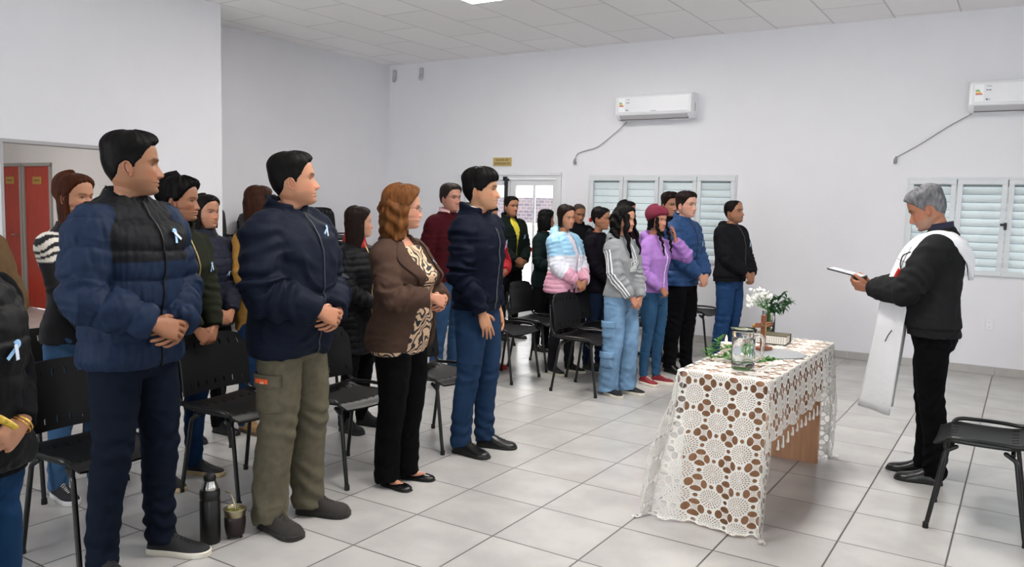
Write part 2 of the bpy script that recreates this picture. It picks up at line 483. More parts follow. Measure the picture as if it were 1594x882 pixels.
def tprof(z, sp):
    T = TORSO_F if sp['sex'] == 'f' else TORSO_M
    w = np.interp(z, T[:, 0], T[:, 1]); f = np.interp(z, T[:, 0], T[:, 2]); b = np.interp(z, T[:, 0], T[:, 3]); yc = np.interp(z, T[:, 0], T[:, 4])
    bd = sp.get('build', 1.0); be = sp.get('belly', 0.0)
    k = 1+(bd-1)*float(sstep(1.52, 1.42, z)) if np.isscalar(z) else 1+(bd-1)*sstep(1.52, 1.42, z)
    g = np.exp(-((z-1.06)/.14)**2)
    w = w*k+be*.35*g; f = f*k+be*g; b = b*k
    if 'bust' in sp: f = f+sp['bust']*np.exp(-((z-1.26)/.07)**2)
    yc = yc+sp.get('lean', 0)*np.maximum(z-.95, 0)
    return w, f, b, yc

def torso_shell(sp, z0, z1, off, nz=60, m=64, gap=None, th=.016, flare=0.0, e=2.3, topoff=None):
    R = []
    for z in np.linspace(z0, z1, nz):
        w, f, b, yc = tprof(z, sp)
        o = off*(1-.45*float(sstep(1.40, 1.53, z))) if topoff is None else off+(topoff-off)*float(sstep(1.36, 1.5, z))
        o += flare*float(sstep(z0+.25, z0, z))
        def pt(t, oo):
            c, s = np.cos(t), np.sin(t)
            return np.stack([(w+oo)*np.sign(c)*np.abs(c)**(2/e), yc+np.where(s > 0, f+oo, b+oo)*np.sign(s)*np.abs(s)**(2/e), np.full(len(t), z)], 1)
        if gap is None: R.append(pt(np.linspace(0, 2*PI, m, endpoint=False), o))
        else:
            gl, gr = gap(z)      # half angles (radians) either side of the front (t=pi/2)
            t = np.linspace(PI/2+gl, PI/2+2*PI-gr, m)
            R.append(np.vstack([pt(t, o), pt(t[::-1], o-th)]))
    return loft(R)

def collar_ring(sp, zs, rr, th=.014, yc=-.028, m=48, gapang=0.0, tilt=.25, sx=1.0, notch=0.0):
    """standing collar: thick annulus (or open C when gapang>0)"""
    R = []
    full = gapang <= 0
    t = np.linspace(0, 2*PI, m, endpoint=False) if full else np.linspace(PI/2+gapang, PI/2+2*PI-gapang, m)
    def ring(r, z):
        y = r*np.sin(t)*1.02
        zz = z-tilt*(y+.02)-notch*np.exp(-((((t-PI/2+PI) % (2*PI))-PI)/.5)**2)
        L = sp.get('lean', 0)*(z-.95)
        return np.stack([r*np.cos(t)*sx, yc+y+L, zz], 1)
    if full:
        prof = [(rr[i], zs[i]) for i in range(len(zs))]+[(rr[i]-th, zs[i]) for i in range(len(zs)-1, -1, -1)]
        R = [ring(r, z) for r, z in prof]; R.append(R[0])
        n = len(R)-1; V = np.array(R[:-1]).reshape(-1, 3); F = []
        for i in range(n):
            for j in range(m):
                k = (j+1) % m; a = i*m; b = ((i+1) % n)*m
                F.append((a+j, a+k, b+k, b+j))
        return V, F
    Q = [np.vstack([ring(rr[i], zs[i]), ring(rr[i]-th, zs[i])[::-1]]) for i in range(len(zs))]
    return loft(Q)

def arm_ik(S, Wt, L1, L2, pole):
    S = np.array(S); Wt = np.array(Wt); d = Wt-S; L = np.linalg.norm(d)
    if L > (L1+L2)*.998: Wt = S+d/L*(L1+L2)*.998; d = Wt-S; L = np.linalg.norm(d)
    u = d/L; a = (L1*L1-L2*L2+L*L)/(2*L); h = math.sqrt(max(L1*L1-a*a, 0))
    p = np.array(pole, float); p -= u*(p@u); p /= np.linalg.norm(p)
    return S+u*a+p*h, Wt

def seg_coord(V, A, B):
    d = B-A; L = np.linalg.norm(d); t = np.clip((V-A)@d/(L*L), 0, 1)
    return np.linalg.norm(V-(A+t[:, None]*d), axis=1), t*L

def pose_arms(sp):
    f = sp['sex'] == 'f'; bd = sp.get('build', 1.0)
    sx = (.140 if f else .163)*((bd-1)*.8+1); L1 = .275 if f else .292; L2 = .245 if f else .262
    le = sp.get('lean', 0)
    S = {s: np.array([s*sx, -.012+le*.48, 1.412 if not f else 1.390]) for s in (1, -1)}
    out = {}
    pose = sp.get('arms', 'clasp')
    cz = sp.get('clz', 1.02); cy = sp.get('cly', .22+sp.get('belly', 0)*.8); cx = sp.get('clx', 0.0)
    for s in (1, -1):
        ps = pose if isinstance(pose, str) else pose[0 if s == 1 else 1]
        if ps == 'clasp':
            w = (cx+s*.080, cy-.015+(.012 if s > 0 else -.012), cz+(.016 if s > 0 else -.008)); d = (-s*.86, .30 if s > 0 else .28, -.30); n = (s*.30, .88, .30)
            c = (22, 24, 27, 30) if s > 0 else (30, 34, 38, 42); pole = (s*.9, -.55, -.5); th = (.62, .70, -.35)
        elif ps == 'low':      # hands folded low, arms hanging
            w = (cx+s*.062, cy-.02, cz+(.0 if s > 0 else -.012)); d = (-s*.62, .30, -.72); n = (s*.25, .93, .2)
            c = (35, 38, 42, 45); pole = (s*.9, -.6, -.3); th = (.62, .70, -.35)
        elif ps == 'side':
            w = (s*(sx+.055), .03, .885); d = (-s*.05, .18, -1); n = (s*.95, .1, .1); c = (18, 22, 26, 30); pole = (s*.4, -1, 0); th = (.55, .80, -.35)
        elif ps == 'thigh':
            w = (s*(sx-.01), .12, .895); d = (-s*.25, .28, -1); n = (s*.45, .9, .2); c = (6, 8, 10, 12); pole = (s*.6, -1, 0); th = (.85, .52, -.1)
        elif ps == 'tablet':
            w = (s*.085+cx, cy, cz); d = (-s*.25, .95, .12); n = (s*.75, .1, -.62); c = (38, 40, 42, 44); pole = (s*.7, -.3, -.8); th = (.75, .55, .1)
        elif ps == 'cheek':
            w = sp['cheek']; d = sp.get('cheekd', (-.12, .05, 1)); n = (s*.5, .75, .1); c = (10, 14, 20, 26); pole = (s*.9, .2, -.9); th = (.8, .5, -.2)
        elif ps == 'custom':
            q = sp['custom'][s]; w, d, n, c, pole, th = q
        E_, Wt = arm_ik(S[s], w, L1, L2, pole)
        out[s] = dict(S=S[s], E=E_, W=Wt, d=d, n=n, c=c, th=th)
    return out

def leg_pts(sp, s):
    f = sp['sex'] == 'f'
    st = sp.get('stance', .10); dy = sp.get('legdy', (0, 0))[0 if s > 0 else 1]
    hip = np.array([s*(.088 if not f else .090), 0, .90]); ank = np.array([s*st, dy-.03, .085]); kn = (hip+ank)/2+np.array([s*.004, .022+sp.get('kneeb', 0), .03])
    return hip, kn, ank

def cloth_finish(name, mb, vox, m, parent, K, smooth=3, fold=.004, fs=9.0, seed=0, dispf=None, colf=None, dens=2.2):
    V, F = remesh(mb, vox, smooth)
    N = normals(V, F)
    Q = V*np.array([1, 1, dens]) + 7.3*seed
    w = vnoise(V*5+seed, seed+3)[:, None]*np.array([.06, .05, .09])*1.2
    d = fold*(1-2*np.abs(vnoise((Q+w*3)*fs, seed)))+fold*.5*vnoise((Q+w)*fs*2.3, seed+1)
    if dispf is not None: d = d+dispf(V, N)
    V2 = V+N*d[:, None]
    o = link(name, mesh_np(name, V2*K, F), m, parent)
    if colf is not None: setcol(o.data, colf(V2, N))
    return o

def quilt(x, p, k=.55): return np.abs(np.sin(PI*x/p))**k-.7

HAIRLINE = dict(
 m=([0, 20, 35, 50, 62, 74, 84, 93, 106, 118, 150, 180], [.076, .076, .070, .056, .034, .006, -.018, .008, .000, -.040, -.066, -.071]),
 f=([0, 20, 40, 55, 68, 80, 90, 98, 108, 120, 150, 180], [.084, .080, .066, .046, .022, .000, -.012, .012, .010, -.045, -.075, -.08]))

def hair_cap(R0, a, sp, T):
    """R0 head rings (undisplaced); T(az_deg, z, side)->thickness; returns rings"""
    line = sp.get('hairline') or HAIRLINE[sp['sex']]
    az = np.degrees(np.abs(a))[None, :]*np.ones((R0.shape[0], 1)); x, y, z = R0[..., 0], R0[..., 1], R0[..., 2]
    hz = np.interp(az, line[0], line[1])
    P = R0.reshape(-1, 3)
    nz = (vnoise(np.stack([az.ravel()*.25, z.ravel()*30, np.sign(x).ravel()*3], 1), 5)*.004).reshape(z.shape)
    mask = sstep(-.004, .007, z-hz+nz)
    c = np.array([0, -.012, .015]); d = R0-c; d[..., 2] *= np.where(d[..., 2] > 0, 1, .25); n = d/(np.linalg.norm(d, axis=2)[..., None]+1e-9)
    th = T(az, z, x)
    st = sp.get('strand', .0018)
    ns = vnoise(np.stack([az.ravel()*.9*np.where(x.ravel() > 0, 1, -1), z.ravel()*22+az.ravel()*.05, y.ravel()*8], 1), 9).reshape(z.shape)
    ns2 = vnoise(np.stack([az.ravel()*.35*np.where(x.ravel() > 0, 1, -1), z.ravel()*12, y.ravel()*4], 1), 12).reshape(z.shape)
    deep = -.006-.016*sstep(80, 60, az)
    ramp = sstep(-.002, sp.get('hramp', .020), z-hz+nz*.6)
    tt = .0025+np.maximum(th-.0025, 0)*ramp if th.min() > .003 else th
    h = np.where(mask > 0, deep+mask*(tt-deep+(st*ns+st*1.8*ns2*(th > .008))*(.3+.7*ramp)), deep)
    return R0+n*h[..., None]

def lockmesh(pts, r, m=14, n=40, wave=0.0, wf=60, flat=1.0, seed=1, taper=.35):
    P = catmull(pts, n); s = np.linspace(0, 1, n)
    L = np.cumsum(np.r_[0, np.linalg.norm(np.diff(P, axis=0), axis=1)])
    P = P+wave*np.stack([np.sin(L*wf+seed), np.cos(L*wf*.9+seed*2), 0*s], 1)*sstep(0, .25, s)[:, None]
    rad = r*(1-(1-taper)*s**2)*(1+.12*np.sin(L*wf*1.3+seed))
    return tube(P, np.stack([rad, rad*flat], 1), m=m, round_end=(True, True))

def curtain(zs, W_, YB, YF, th=.022, A=125, m=44, wave=.0, seed=1, strand=.003, asym=0):
    """back-and-sides fall of hair: C-shaped thick sheet. zs heights, W_ half widths, YB back y, YF y at opening"""
    n = 46; z = np.linspace(zs[0], zs[-1], n)
    R = []
    for i, zz in enumerate(z):
        w = np.interp(-zz, -np.array(zs), W_); yb = np.interp(-zz, -np.array(zs), YB); yf = np.interp(-zz, -np.array(zs), YF)
        t = np.radians(np.linspace(-A, A, m)); s = np.cos(t)
        y = yb+(yf-yb)*(1-s)/(1-math.cos(math.radians(A)))
        x = w*np.sin(t)/max(math.sin(math.radians(min(A, 90))), .1)
        x = np.clip(x, -w, w)
        q = vnoise(np.stack([t*11+seed*3, np.full(m, zz*9+seed), np.zeros(m)], 1), seed)*strand*2+vnoise(np.stack([t*34+seed, np.full(m, zz*14.), np.zeros(m)], 1), seed+4)*strand
        q += wave*np.sin(zz*75+3*np.sin(t*3+seed))
        rx = np.sin(t); ry = -np.cos(t)
        tap = 1-.75*(i/(n-1))**5
        endt = 1-.6*np.abs(t/np.radians(A))**6
        O = np.stack([x+rx*(q+th*.5*tap*endt), y+ry*(q+th*.5*tap*endt), np.full(m, zz)+.01*np.sin(t*9+seed)*(i/n)**4], 1)
        I = np.stack([x-rx*th*.5*tap*endt, y-ry*th*.5*tap*endt, np.full(m, zz)], 1)
        R.append(np.vstack([O, I[::-1]]))
    return loft(R)

def make_shoe(parent, pos, yaw, col, K, style='derby', s=1, f=False):
    L0 = .27 if not f else .235
    t = np.linspace(0, 2*PI, 26, endpoint=False); c, sn = np.cos(t), np.sin(t)
    prof = dict(  # y, halfwidth, height
     derby=[(-.095, .020, .030), (-.090, .030, .060), (-.065, .034, .078), (-.03, .036, .088), (.01, .038, .086), (.05, .043, .066), (.09, .047, .052), (.12, .045, .046), (.145, .037, .040), (.160, .024, .030), (.166, .010, .018)],
     sneaker=[(-.10, .020, .035), (-.094, .031, .065), (-.065, .036, .080), (-.03, .037, .088), (.01, .040, .085), (.05, .046, .067), (.09, .050, .053), (.12, .048, .047), (.145, .040, .042), (.160, .027, .034), (.168, .012, .022)],
     flat=[(-.09, .018, .030), (-.085, .027, .050), (-.06, .031, .046), (-.03, .032, .030), (.01, .034, .026), (.05, .041, .034), (.08, .043, .040), (.11, .041, .036), (.135, .034, .030), (.150, .022, .022), (.156, .009, .014)],
     boot=[(-.10, .022, .04), (-.094, .034, .09), (-.065, .040, .12), (-.03, .042, .13), (.01, .043, .115), (.05, .049, .080), (.09, .054, .068), (.12, .053, .064), (.145, .046, .056), (.160, .032, .044), (.168, .014, .028)])[style]
    sc = L0/.27
    R = []
    for y, w, h in prof:
        z = np.where(sn > 0, .012+(h-.012)*np.abs(sn)**.75, .012-.008*np.abs(sn)**.5)
        R.append(np.stack([w*np.sign(c)*np.abs(c)**.85*(.92 if f else 1), np.full(26, y*sc), z], 1))
    R = catmull(np.array(R).reshape(len(prof), -1), 34).reshape(34, 26, 3)
    V, F = loft(R)
    M = np.array(rot('Z', yaw)); P0 = np.array(pos)
    o = link('shoe', mesh_np('shoe', (V@M.T+P0)*K, F), shoe_mat(col[0], style), parent)
    # sole
    R2 = []
    for y, w, h in prof:
        R2.append((y*sc*1.02, w*(.95 if f else 1.03)+.002))
    R2 = catmull(np.array(R2), 30)
    th = {'derby': .016, 'sneaker': .026, 'flat': .008, 'boot': .026}[style]
    O = np.vstack([np.stack([R2[:, 1], R2[:, 0]], 1), np.stack([-R2[::-1, 1], R2[::-1, 0]], 1)])
    n = len(O)
    rings = [np.stack([O[:, 0]*k, O[:, 1]*k, np.full(n, z)], 1) for k, z in ((.96, 0.0), (1.0, .003), (1.0, th-.003), (.97, th))]
    V, F = loft(rings)
    sole = link('sole', mesh_np('sole', (V@M.T+P0)*K, F), mat('sole_'+col[1], col[1], .6), o); sharp(sole.data, 40)
    if len(col) > 2:
        mb = MB()
        for k in range(6):
            y = .012+k*.014; h = np.interp(y/1., [p[0]*sc for p in prof], [p[2] for p in prof])+.002
            x = .017-.001*k
            mb.shell(tube([(-x, y*sc-.004, h-.010), (0, y*sc+.002, h+.003), (x, y*sc+.006, h-.010)], .0026, m=6, n=8))
        if col[2] != 'none':
            V = np.concatenate(mb.V); link('laces', mesh_np('laces', (V@M.T+P0)*K, mb.F), mat('lace_'+col[2], col[2], .8), o)
    return o

def shoe_mat(col, style):
    return mat('shoe_%s_%s' % (col, style), col, {'derby': .28, 'flat': .25, 'sneaker': .7, 'boot': .85}[style], bump=.3, bscale=90)

def ribbon(parent, P, n, up, s=1.0):
    """light blue and white ribbon loop pinned to the chest, sizes in metres"""
    n = Vector(n).normalized(); up = Vector(up); up = (up-n*up.dot(n)).normalized(); x = up.cross(n)
    M = Matrix((x, up, n)).transposed()
    objs = None
    for nm, pts, colr, off in (('ribbon', [(-.020, -.034, 0), (-.002, 0, .003), (.010, .022, .006), (0, .032, .008), (-.010, .022, .006)], '#9cc6ee', 0), ('ribbon_tail', [(.020, -.030, 0), (.003, -.002, .006), (-.010, .020, .009)], '#dfeaf8', .002)):
        C = catmull(np.array(pts)*s, 16); T = np.gradient(C, axis=0); T /= np.linalg.norm(T, axis=1)[:, None]
        side = np.cross(T, np.array([0, 0, 1.])); side /= np.linalg.norm(side, axis=1)[:, None]
        w = .0065*s
        R = [np.array([c-sd*w, c+sd*w, c+sd*w+np.array([0, 0, .0015]), c-sd*w+np.array([0, 0, .0015])]) for c, sd in zip(C+np.array([0, 0, off]), side)]
        V, F = loft(R)
        V = V@np.array(M).T+np.array(P)
        o = link(nm, mesh_np(nm, V, F), mat('ribbon'+colr, colr, .4), parent if objs is None else objs, smooth=False)
        objs = objs or o
    return objs

def surf_pt(me_V, me_N, x, z, K, front=True):
    """front-most point of a garment near (x, z) (unit-height coordinates)"""
    V = me_V; q = (np.abs(V[:, 0]-x) < .012)*(np.abs(V[:, 2]-z) < .012)
    if not q.any(): q = (np.abs(V[:, 0]-x) < .03)*(np.abs(V[:, 2]-z) < .03)
    idx = np.where(q)[0]; i = idx[np.argmax(V[idx, 1] if front else -V[idx, 1])]
    return V[i]*K, me_N[i]

def person(sp):
    f = sp['sex'] == 'f'; h = sp['h']; K = h/1.797
    near = sp.get('near', 1)      # 2 close to the camera, 1 middle, 0 far
    seed = sp.get('seed', 1)
    root = thing('person', sp['label'], 'person', (sp['loc'][0], sp['loc'][1], 0), math.radians(sp['rz']-90), sp.get('group'))
    fs = .95 if f else 1.0
    le = sp.get('lean', 0)
    # ---- head
    R0, a = head_rings(5 if near else 4, 120 if near else 88, sp['sex'])
    R0 = R0*fs
    Rf, colr = face(R0/fs, sp); Rf = Rf*fs
    hw = sp.get('headw', 1.0)
    Rf[..., 0] *= hw; R0[..., 0] *= hw
    yaw, pit = sp.get('head', (0, 0)); roll = sp.get('roll', 0)
    Hc = np.array([0, .018+le*.62+sp.get('headfwd', 0), 1.640 if not f else 1.645])
    Mh = np.array(rot('Z', yaw))@np.array(rot('X', pit))@np.array(rot('Y', roll))
    def hx(P, local=True):
        P = np.asarray(P, float); sh = P.shape; Q = P.reshape(-1, 3)
        w = sstep(-.19*fs, -.105*fs, Q[:, 2])[:, None]
        A = Q@Mh.T
        neckc = np.array([0, le*-.1, 0])
        B = Q@np.array(rot('Z', yaw*.25)).T+neckc
        if pit < -8: pass
        return (A*w+B*(1-w)+Hc).reshape(sh)
    def hd(P): return np.asarray(P, float)@Mh.T+Hc      # rigid with the head
    HR = hx(Rf); n, m_, _ = HR.shape
    V, F = loft(HR); C = np.vstack([colr.reshape(-1, 3), colr[0].mean(0), colr[-1].mean(0)])
    Vs = [V]; Fs = [F]; Cs = [C]; nv = len(V)
    sk = np.array(lin(sp['skin']))*.84
    for s in (1, -1):
        Ve, Fe = ear_shell(s, sp['sex']); Ve = hd(Ve*fs*np.array([hw, 1, 1])); Vs.append(Ve); Fs.append([tuple(i+nv for i in q) for q in Fe]); nv += len(Ve)
        Cs.append(np.ones((len(Ve), 3))*sk*np.array([1.02, .86, .82]))
    # ---- body under the clothes: one skin with arms, hands and legs
    arms = pose_arms(sp); mb = MB()
    R = []
    for z in np.linspace(.82, 1.48, 26):
        w, ff, b, yc = tprof(z, sp); t = np.linspace(0, 2*PI, 32, endpoint=False)
        R.append(np.stack([w*.86*np.cos(t), yc+np.where(np.sin(t) > 0, ff, b)*.82*np.sin(t), np.full(32, z)], 1))
    mb.shell(loft(R))
    mb.shell(tube([(0, -.03+le*.45, 1.40), (0, -.025+le*.5, 1.47), (0, -.018+le*.6, 1.54)], [.07, .05*fs, .046*fs], m=20, n=10))
    bd = sp.get('build', 1.0); hk = .90 if f else 1.0
    for s in (1, -1):
        A = arms[s]
        mb.shell(tube([A['S']*np.array([.6, 1, 1]), A['S'], (A['S']+A['E'])/2, A['E'], (A['E']*.55+A['W']*.45), A['W']], np.array([.042, .046, .040, .034, .035, .024])*(hk), m=16, n=26))
        M = hand_frame(A['W'], A['d'], A['n'])
        mb2 = hand_shells(mb, M, s, curls=A['c'], k=hk*sp.get('handk', 1.0), thumb=A['th'], fine=near > 0)
        hip, kn, ank = leg_pts(sp, s)
        mb.shell(tube([hip+np.array([0, 0, .03]), (hip+kn)/2, kn, (kn+ank)/2, ank, ank-np.array([0, 0, .04])], np.array([.075, .062, .048, .042, .033, .03])*sp.get('skinleg', .86), m=16, n=24))
        fy = math.radians(sp.get('feet', (-10, 10))[0 if s > 0 else 1])
        mb.shell(tube([ank+np.array([0, 0, -.045]), ank+np.array([-math.sin(fy)*.12, math.cos(fy)*.12, -.06])], [.026, .018], m=10, n=5))
    vox = {2: .0035, 1: .0050, 0: .0065}[near]
    Vb, Fb = remesh(mb, vox, 1)
    Cb = np.ones((len(Vb), 3))*sk*np.array([1.0, .93, .90])
    # redder knuckles, paler nails are real colours of the skin
    Cb *= (1+.06*vnoise(Vb*60, 3))[:, None]
    off = nv
    allF = [q for Fq in Fs for q in Fq]+[tuple(q) for q in (Fb+off).tolist()]
    me = bpy.data.meshes.new('body'); Vall = np.vstack(Vs+[Vb])*K
    me.from_pydata(Vall.tolist(), [], allF); me.update()
    skin = mat('skin', '#c09070', .48, attr=True, bump=.12, bscale=260, bdist=.001, spec=.4)
    body = link('body', me, skin, root); setcol(me, np.vstack(Cs+[Cb]))
    # ---- hair
    hs = sp.get('hair', {}); hk_ = hs.get('kind', 'short'); hc = dk(hs.get('color', '#15110f'), .42)
    hm = mat('hair_'+hc+str(hs.get('tint', '')), hc, hs.get('rough', .58), bump=.7, bscale=70, bdist=.003, noise=hs.get('vary', .35), nscale=55, vec=(1, 1, .18) if hk_ != 'short' else (1, 1, .5), spec=.12)
    hair = None
    if hk_ != 'none':
        side = hs.get('side', .006); top = hs.get('top', .020); back = hs.get('back', side+.003); fringe = hs.get('fringe', 0)
        def T(az, z, x):
            t = side+(top-side)*sstep(.035, .085, z)+(back-side)*sstep(110, 150, az)*sstep(-.02, .03, z)
            t = t*(.35+.65*sstep(-.075, -.03, z))
            if hs.get('quiff'): t = t+hs['quiff']*sstep(50, 10, az)*np.exp(-((z-.095)/.022)**2)
            if hs.get('volume'): t = t+hs['volume']*sstep(60, 100, az)*np.exp(-((z-.02)/.06)**2)
            if hs.get('part'): t = t-.006*np.exp(-((x-hs['part'])/.004)**2)*sstep(.08, .1, z)*sstep(100, 40, az)
            return t
        spp = dict(sp)
        if hs.get('line'): spp['hairline'] = hs['line']
        spp['strand'] = hs.get('strand', .0020); spp['hramp'] = hs.get('ramp', .022)
        HC = hair_cap(R0/fs, a, spp, T)*fs
        V, F = loft(hx(HC))
        hair = link('hair', mesh_np('hair', V*K, F), hm, root)
        if sp.get('beanie'): hair.name = 'hair'
        if hs.get('long'):
            L = hs['long']; q = hs.get('w', .088)
            zs = [.085, .04, 0, -.05, -.10, -.16, -.24, -.34, -.45]
            Wd = np.array([.060, .082, .090, .092, .094, .098, .104, .108, .104])*q/.088
            YB = np.array([-.085, -.112, -.118, -.114, -.112, -.118, -.128, -.134, -.134])-hs.get('vol', 0)
            YF = np.array([.030, .030, .022, .018, .018, .014, .010, .0, -.01])+hs.get('fwd', 0)
            keep = [i for i, z in enumerate(zs) if z > -L-.0]+[]
            zz = [zs[i] for i in keep]+[-L]
            ip = lambda arr: [arr[i] for i in keep]+[float(np.interp(L, -np.array(zs), arr))]
            cv = curtain(zz, ip(Wd), ip(YB), ip(YF), th=hs.get('thick', .024), A=hs.get('A', 118), wave=hs.get('wave', 0), seed=seed, strand=hs.get('strand2', .003))
            Vc = cv[0]*fs
            w = sstep(-.24, -.08, Vc[:, 2])[:, None]
            VV = (Vc@Mh.T)*w+(Vc@np.array(rot('Z', yaw*.55)).T)*(1-w)+Hc
            link('long_hair', mesh_np('long_hair', VV*K, cv[1]), hm, hair)
        for i, lk in enumerate(hs.get('locks', [])):
            pts = np.array(lk['p'])*fs
            w = sstep(-.20, -.06, pts[:, 2])[:, None]
            P = (pts@Mh.T)*w+(pts@np.array(rot('Z', yaw*.6)).T)*(1-w)+Hc
            V, F = lockmesh(P, lk.get('r', .02), wave=lk.get('wave', .006), wf=lk.get('wf', 70), flat=lk.get('flat', .8), seed=i+seed, n=60)
            link('hair_lock', mesh_np('hair_lock', V*K, F), hm, hair)
        if hs.get('tie'):
            V, F = ellipsoid((0, 0, 0), (.024, .018, .022), 16, 10); V = V*(1+.18*np.sign(vnoise(V*260, 2)))[:, None]
            link('hair_tie', mesh_np('hair_tie', hd(V+np.array(hs['tie'][0]))*K, F), mat('tie'+hs['tie'][1], hs['tie'][1], .8), hair)
    if sp.get('beanie'):
        def TB(az, z, x): return .016+.012*sstep(.0, .05, z)+.022*sstep(100, 160, az)*sstep(-.03, .06, z)
        spb = dict(sp); spb['hairline'] = ([0, 30, 60, 80, 95, 110, 140, 180], [.048, .045, .030, .008, -.004, -.012, -.03, -.045]); spb['strand'] = .0015
        HB = hair_cap(R0/fs, a, spb, TB)*fs; V, F = loft(hx(HB))
        bn = link('beanie', mesh_np('beanie', V*K, F), mat('beanie', sp['beanie'], .9, bump=.8, bscale=60, bdist=.004, vec=(1, 1, .3)), root)
        az_ = np.linspace(-PI, PI, 64, endpoint=False)
    if sp.get('glasses'):
        mbg = MB()
        for s in (1, -1):
            t = np.linspace(0, 2*PI, 22, endpoint=False)
            pts = np.stack([s*.031+.024*np.cos(t), .098-.35*np.abs(.024*np.cos(t)*s+.031-.031)*0+np.zeros(22)-.012*((.024*np.cos(t)*s)/.024+1)/2, .000+.017*np.sin(t)], 1)
            mbg.shell(tube(np.vstack([pts, pts[:1]]), .0012, m=6, n=40, spline=False))
            mbg.shell(tube([(s*.054, .088, .006), (s*.070, .05, .006), (s*.078, -.005, .004), (s*.078, -.025, -.008)], .0012, m=6, n=14))
        mbg.shell(tube([(-.009, .102, .003), (0, .106, .006), (.009, .102, .003)], .0011, m=6, n=6))
        V = np.concatenate(mbg.V)*fs*np.array([hw, 1, 1])
        link('glasses', mesh_np('glasses', hd(V)*K, mbg.F), mat('glasses', '#3a3436', .25, metal=.6), root)
    if sp.get('earring'):
        mbg = MB()
        for s in (1, -1): mbg.shell(ellipsoid((s*.079, -.008, -.049), (.003, .003, .006), 8, 6))
        link('earring', mesh_np('earring', hd(np.concatenate(mbg.V)*fs)*K, mbg.F), mat('earring', '#d8c8b0', .2, metal=1), root)
    # ---- legs
    bt = sp['bottom']; vox2 = {2: .0065, 1: .0080, 0: .0105}[near]
    mb = MB(); R = []
    for z in np.linspace(.80, 1.03, 14):
        w, ff, b, yc = tprof(z, sp); t = np.linspace(0, 2*PI, 40, endpoint=False)
        R.append(np.stack([(w+.006)*np.cos(t), yc+np.where(np.sin(t) > 0, ff+.004, b+.006)*np.sin(t), np.full(40, z)], 1))
    mb.shell(loft(R))
    leg = {}
    for s in (1, -1):
        hip, kn, ank = leg_pts(sp, s); leg[s] = (hip, kn, ank)
        wt = bt.get('w', (.098, .088, .068, .062, .060)); hem = bt.get('hem', .045)
        P = [hip+np.array([-s*.006, -.006, .03]), (hip+kn)/2+np.array([0, .006, 0]), kn, (kn+ank)/2+np.array([0, -.012, 0]), ank*np.array([1, 1, 0])+np.array([0, -.004, hem+.05]), ank*np.array([1, 1, 0])+np.array([0, .002, hem])]
        rr = np.array([wt[0], wt[1], wt[2], wt[3], wt[4], wt[4]])*sp.get('legk', 1.0)
        mb.shell(tube(P, np.stack([rr*.96, rr*1.04], 1), m=28, n=60, up=(0, 1, 0)))
    stack = bt.get('stack', .5)
    def df(V, N):
        z = V[:, 2]
        low = sstep(.42, .10, z)*stack
        wv = vnoise(np.stack([V[:, 0]*6, V[:, 1]*6, z*2], 1), seed)
        ph = np.arctan2(V[:, 1], np.abs(V[:, 0])-.10)
        w2 = vnoise(np.stack([V[:, 0]*9, V[:, 1]*9, z*5], 1), seed+2)
        d = .0085*low*(.35+.65*np.clip(w2+.4, 0, 1))*np.sin(z*72+wv*9+1.6*np.sin(ph+w2*2))
        kneef = np.exp(-((z-.50)/.08)**2)*.005*np.sin(z*80+wv*8+1.5*np.sin(ph))*stack
        cr = np.exp(-((z-.87)/.05)**2)*.0025*np.sin((z-np.abs(V[:, 0])*.9)*130+wv*3)
        return d+kneef+cr
    pants = cloth_finish(bt.get('name', 'trousers'), mb, vox2, bt['mat'], root, K, 3, bt.get('fold', .0028), 8, seed, df, bt.get('colf'))
    if bt.get('belt'):
        R = []
        for z in (1.0, 1.004, 1.032, 1.036):
            w, ff, b, yc = tprof(z, sp); t = np.linspace(0, 2*PI, 48, endpoint=False); k = .009 if z in (1.0, 1.036) else .012
            R.append(np.stack([(w+k)*np.cos(t), yc+np.where(np.sin(t) > 0, ff+k, b+k)*np.sin(t), np.full(48, z)], 1))
        link('belt', mesh_np('belt', loft(R)[0]*K, loft(R)[1]), mat('belt', '#2a1a12', .5), root)
    # cargo pockets
    for pk in bt.get('pockets', []):
        s, z, hh, wd = pk[:4]; hip, kn, ank = leg[s]
        Vp = np.empty(len(pants.data.vertices)*3, np.float32); pants.data.vertices.foreach_get('co', Vp); Vp = Vp.reshape(-1, 3)/K
        q = (np.abs(Vp[:, 2]-z) < .02)*(Vp[:, 0]*s > 0); yc = (hip+(ank-hip)*((.9-z)/.82))[1]+.012; xo = np.max(Vp[q, 0]*s)*s
        P = MB(); t = bt.get('pth', .016)
        cxm = hip[0]
        rad = abs(xo-cxm)
        def pf(u, v):
            ang = (u-.5)*wd/rad; r = rad+t*.6*(np.minimum(1, 6*np.minimum(u, 1-u))**.5)*(np.minimum(1, 6*np.minimum(v, 1-v))**.5)-.004
            return np.stack([cxm+s*r*np.cos(ang), yc+r*np.sin(ang), z+(v-.5)*hh+.003*np.sin(u*9)], -1)
        V, F = panel(pf, 18, 18, .006); po = link('pocket', mesh_np('pocket', V*K, F), bt['mat'] if not bt.get('colf') else bt.get('pmat', bt['mat']), pants)
        def ff_(u, v):
            ang = (u-.5)*(wd+.008)/rad; r = rad+t*.6*(np.minimum(1, 6*np.minimum(u, 1-u))**.5)+.004
            return np.stack([cxm+s*r*np.cos(ang), yc+r*np.sin(ang), z+hh*.5-.045*(1-v)+.012*v-.006*(1-np.abs(2*u-1))*(1-v)], -1)
        V, F = panel(ff_, 14, 5, .007); link('pocket_flap', mesh_np('pocket_flap', V*K, F), bt['mat'] if not bt.get('colf') else bt.get('pmat', bt['mat']), po)
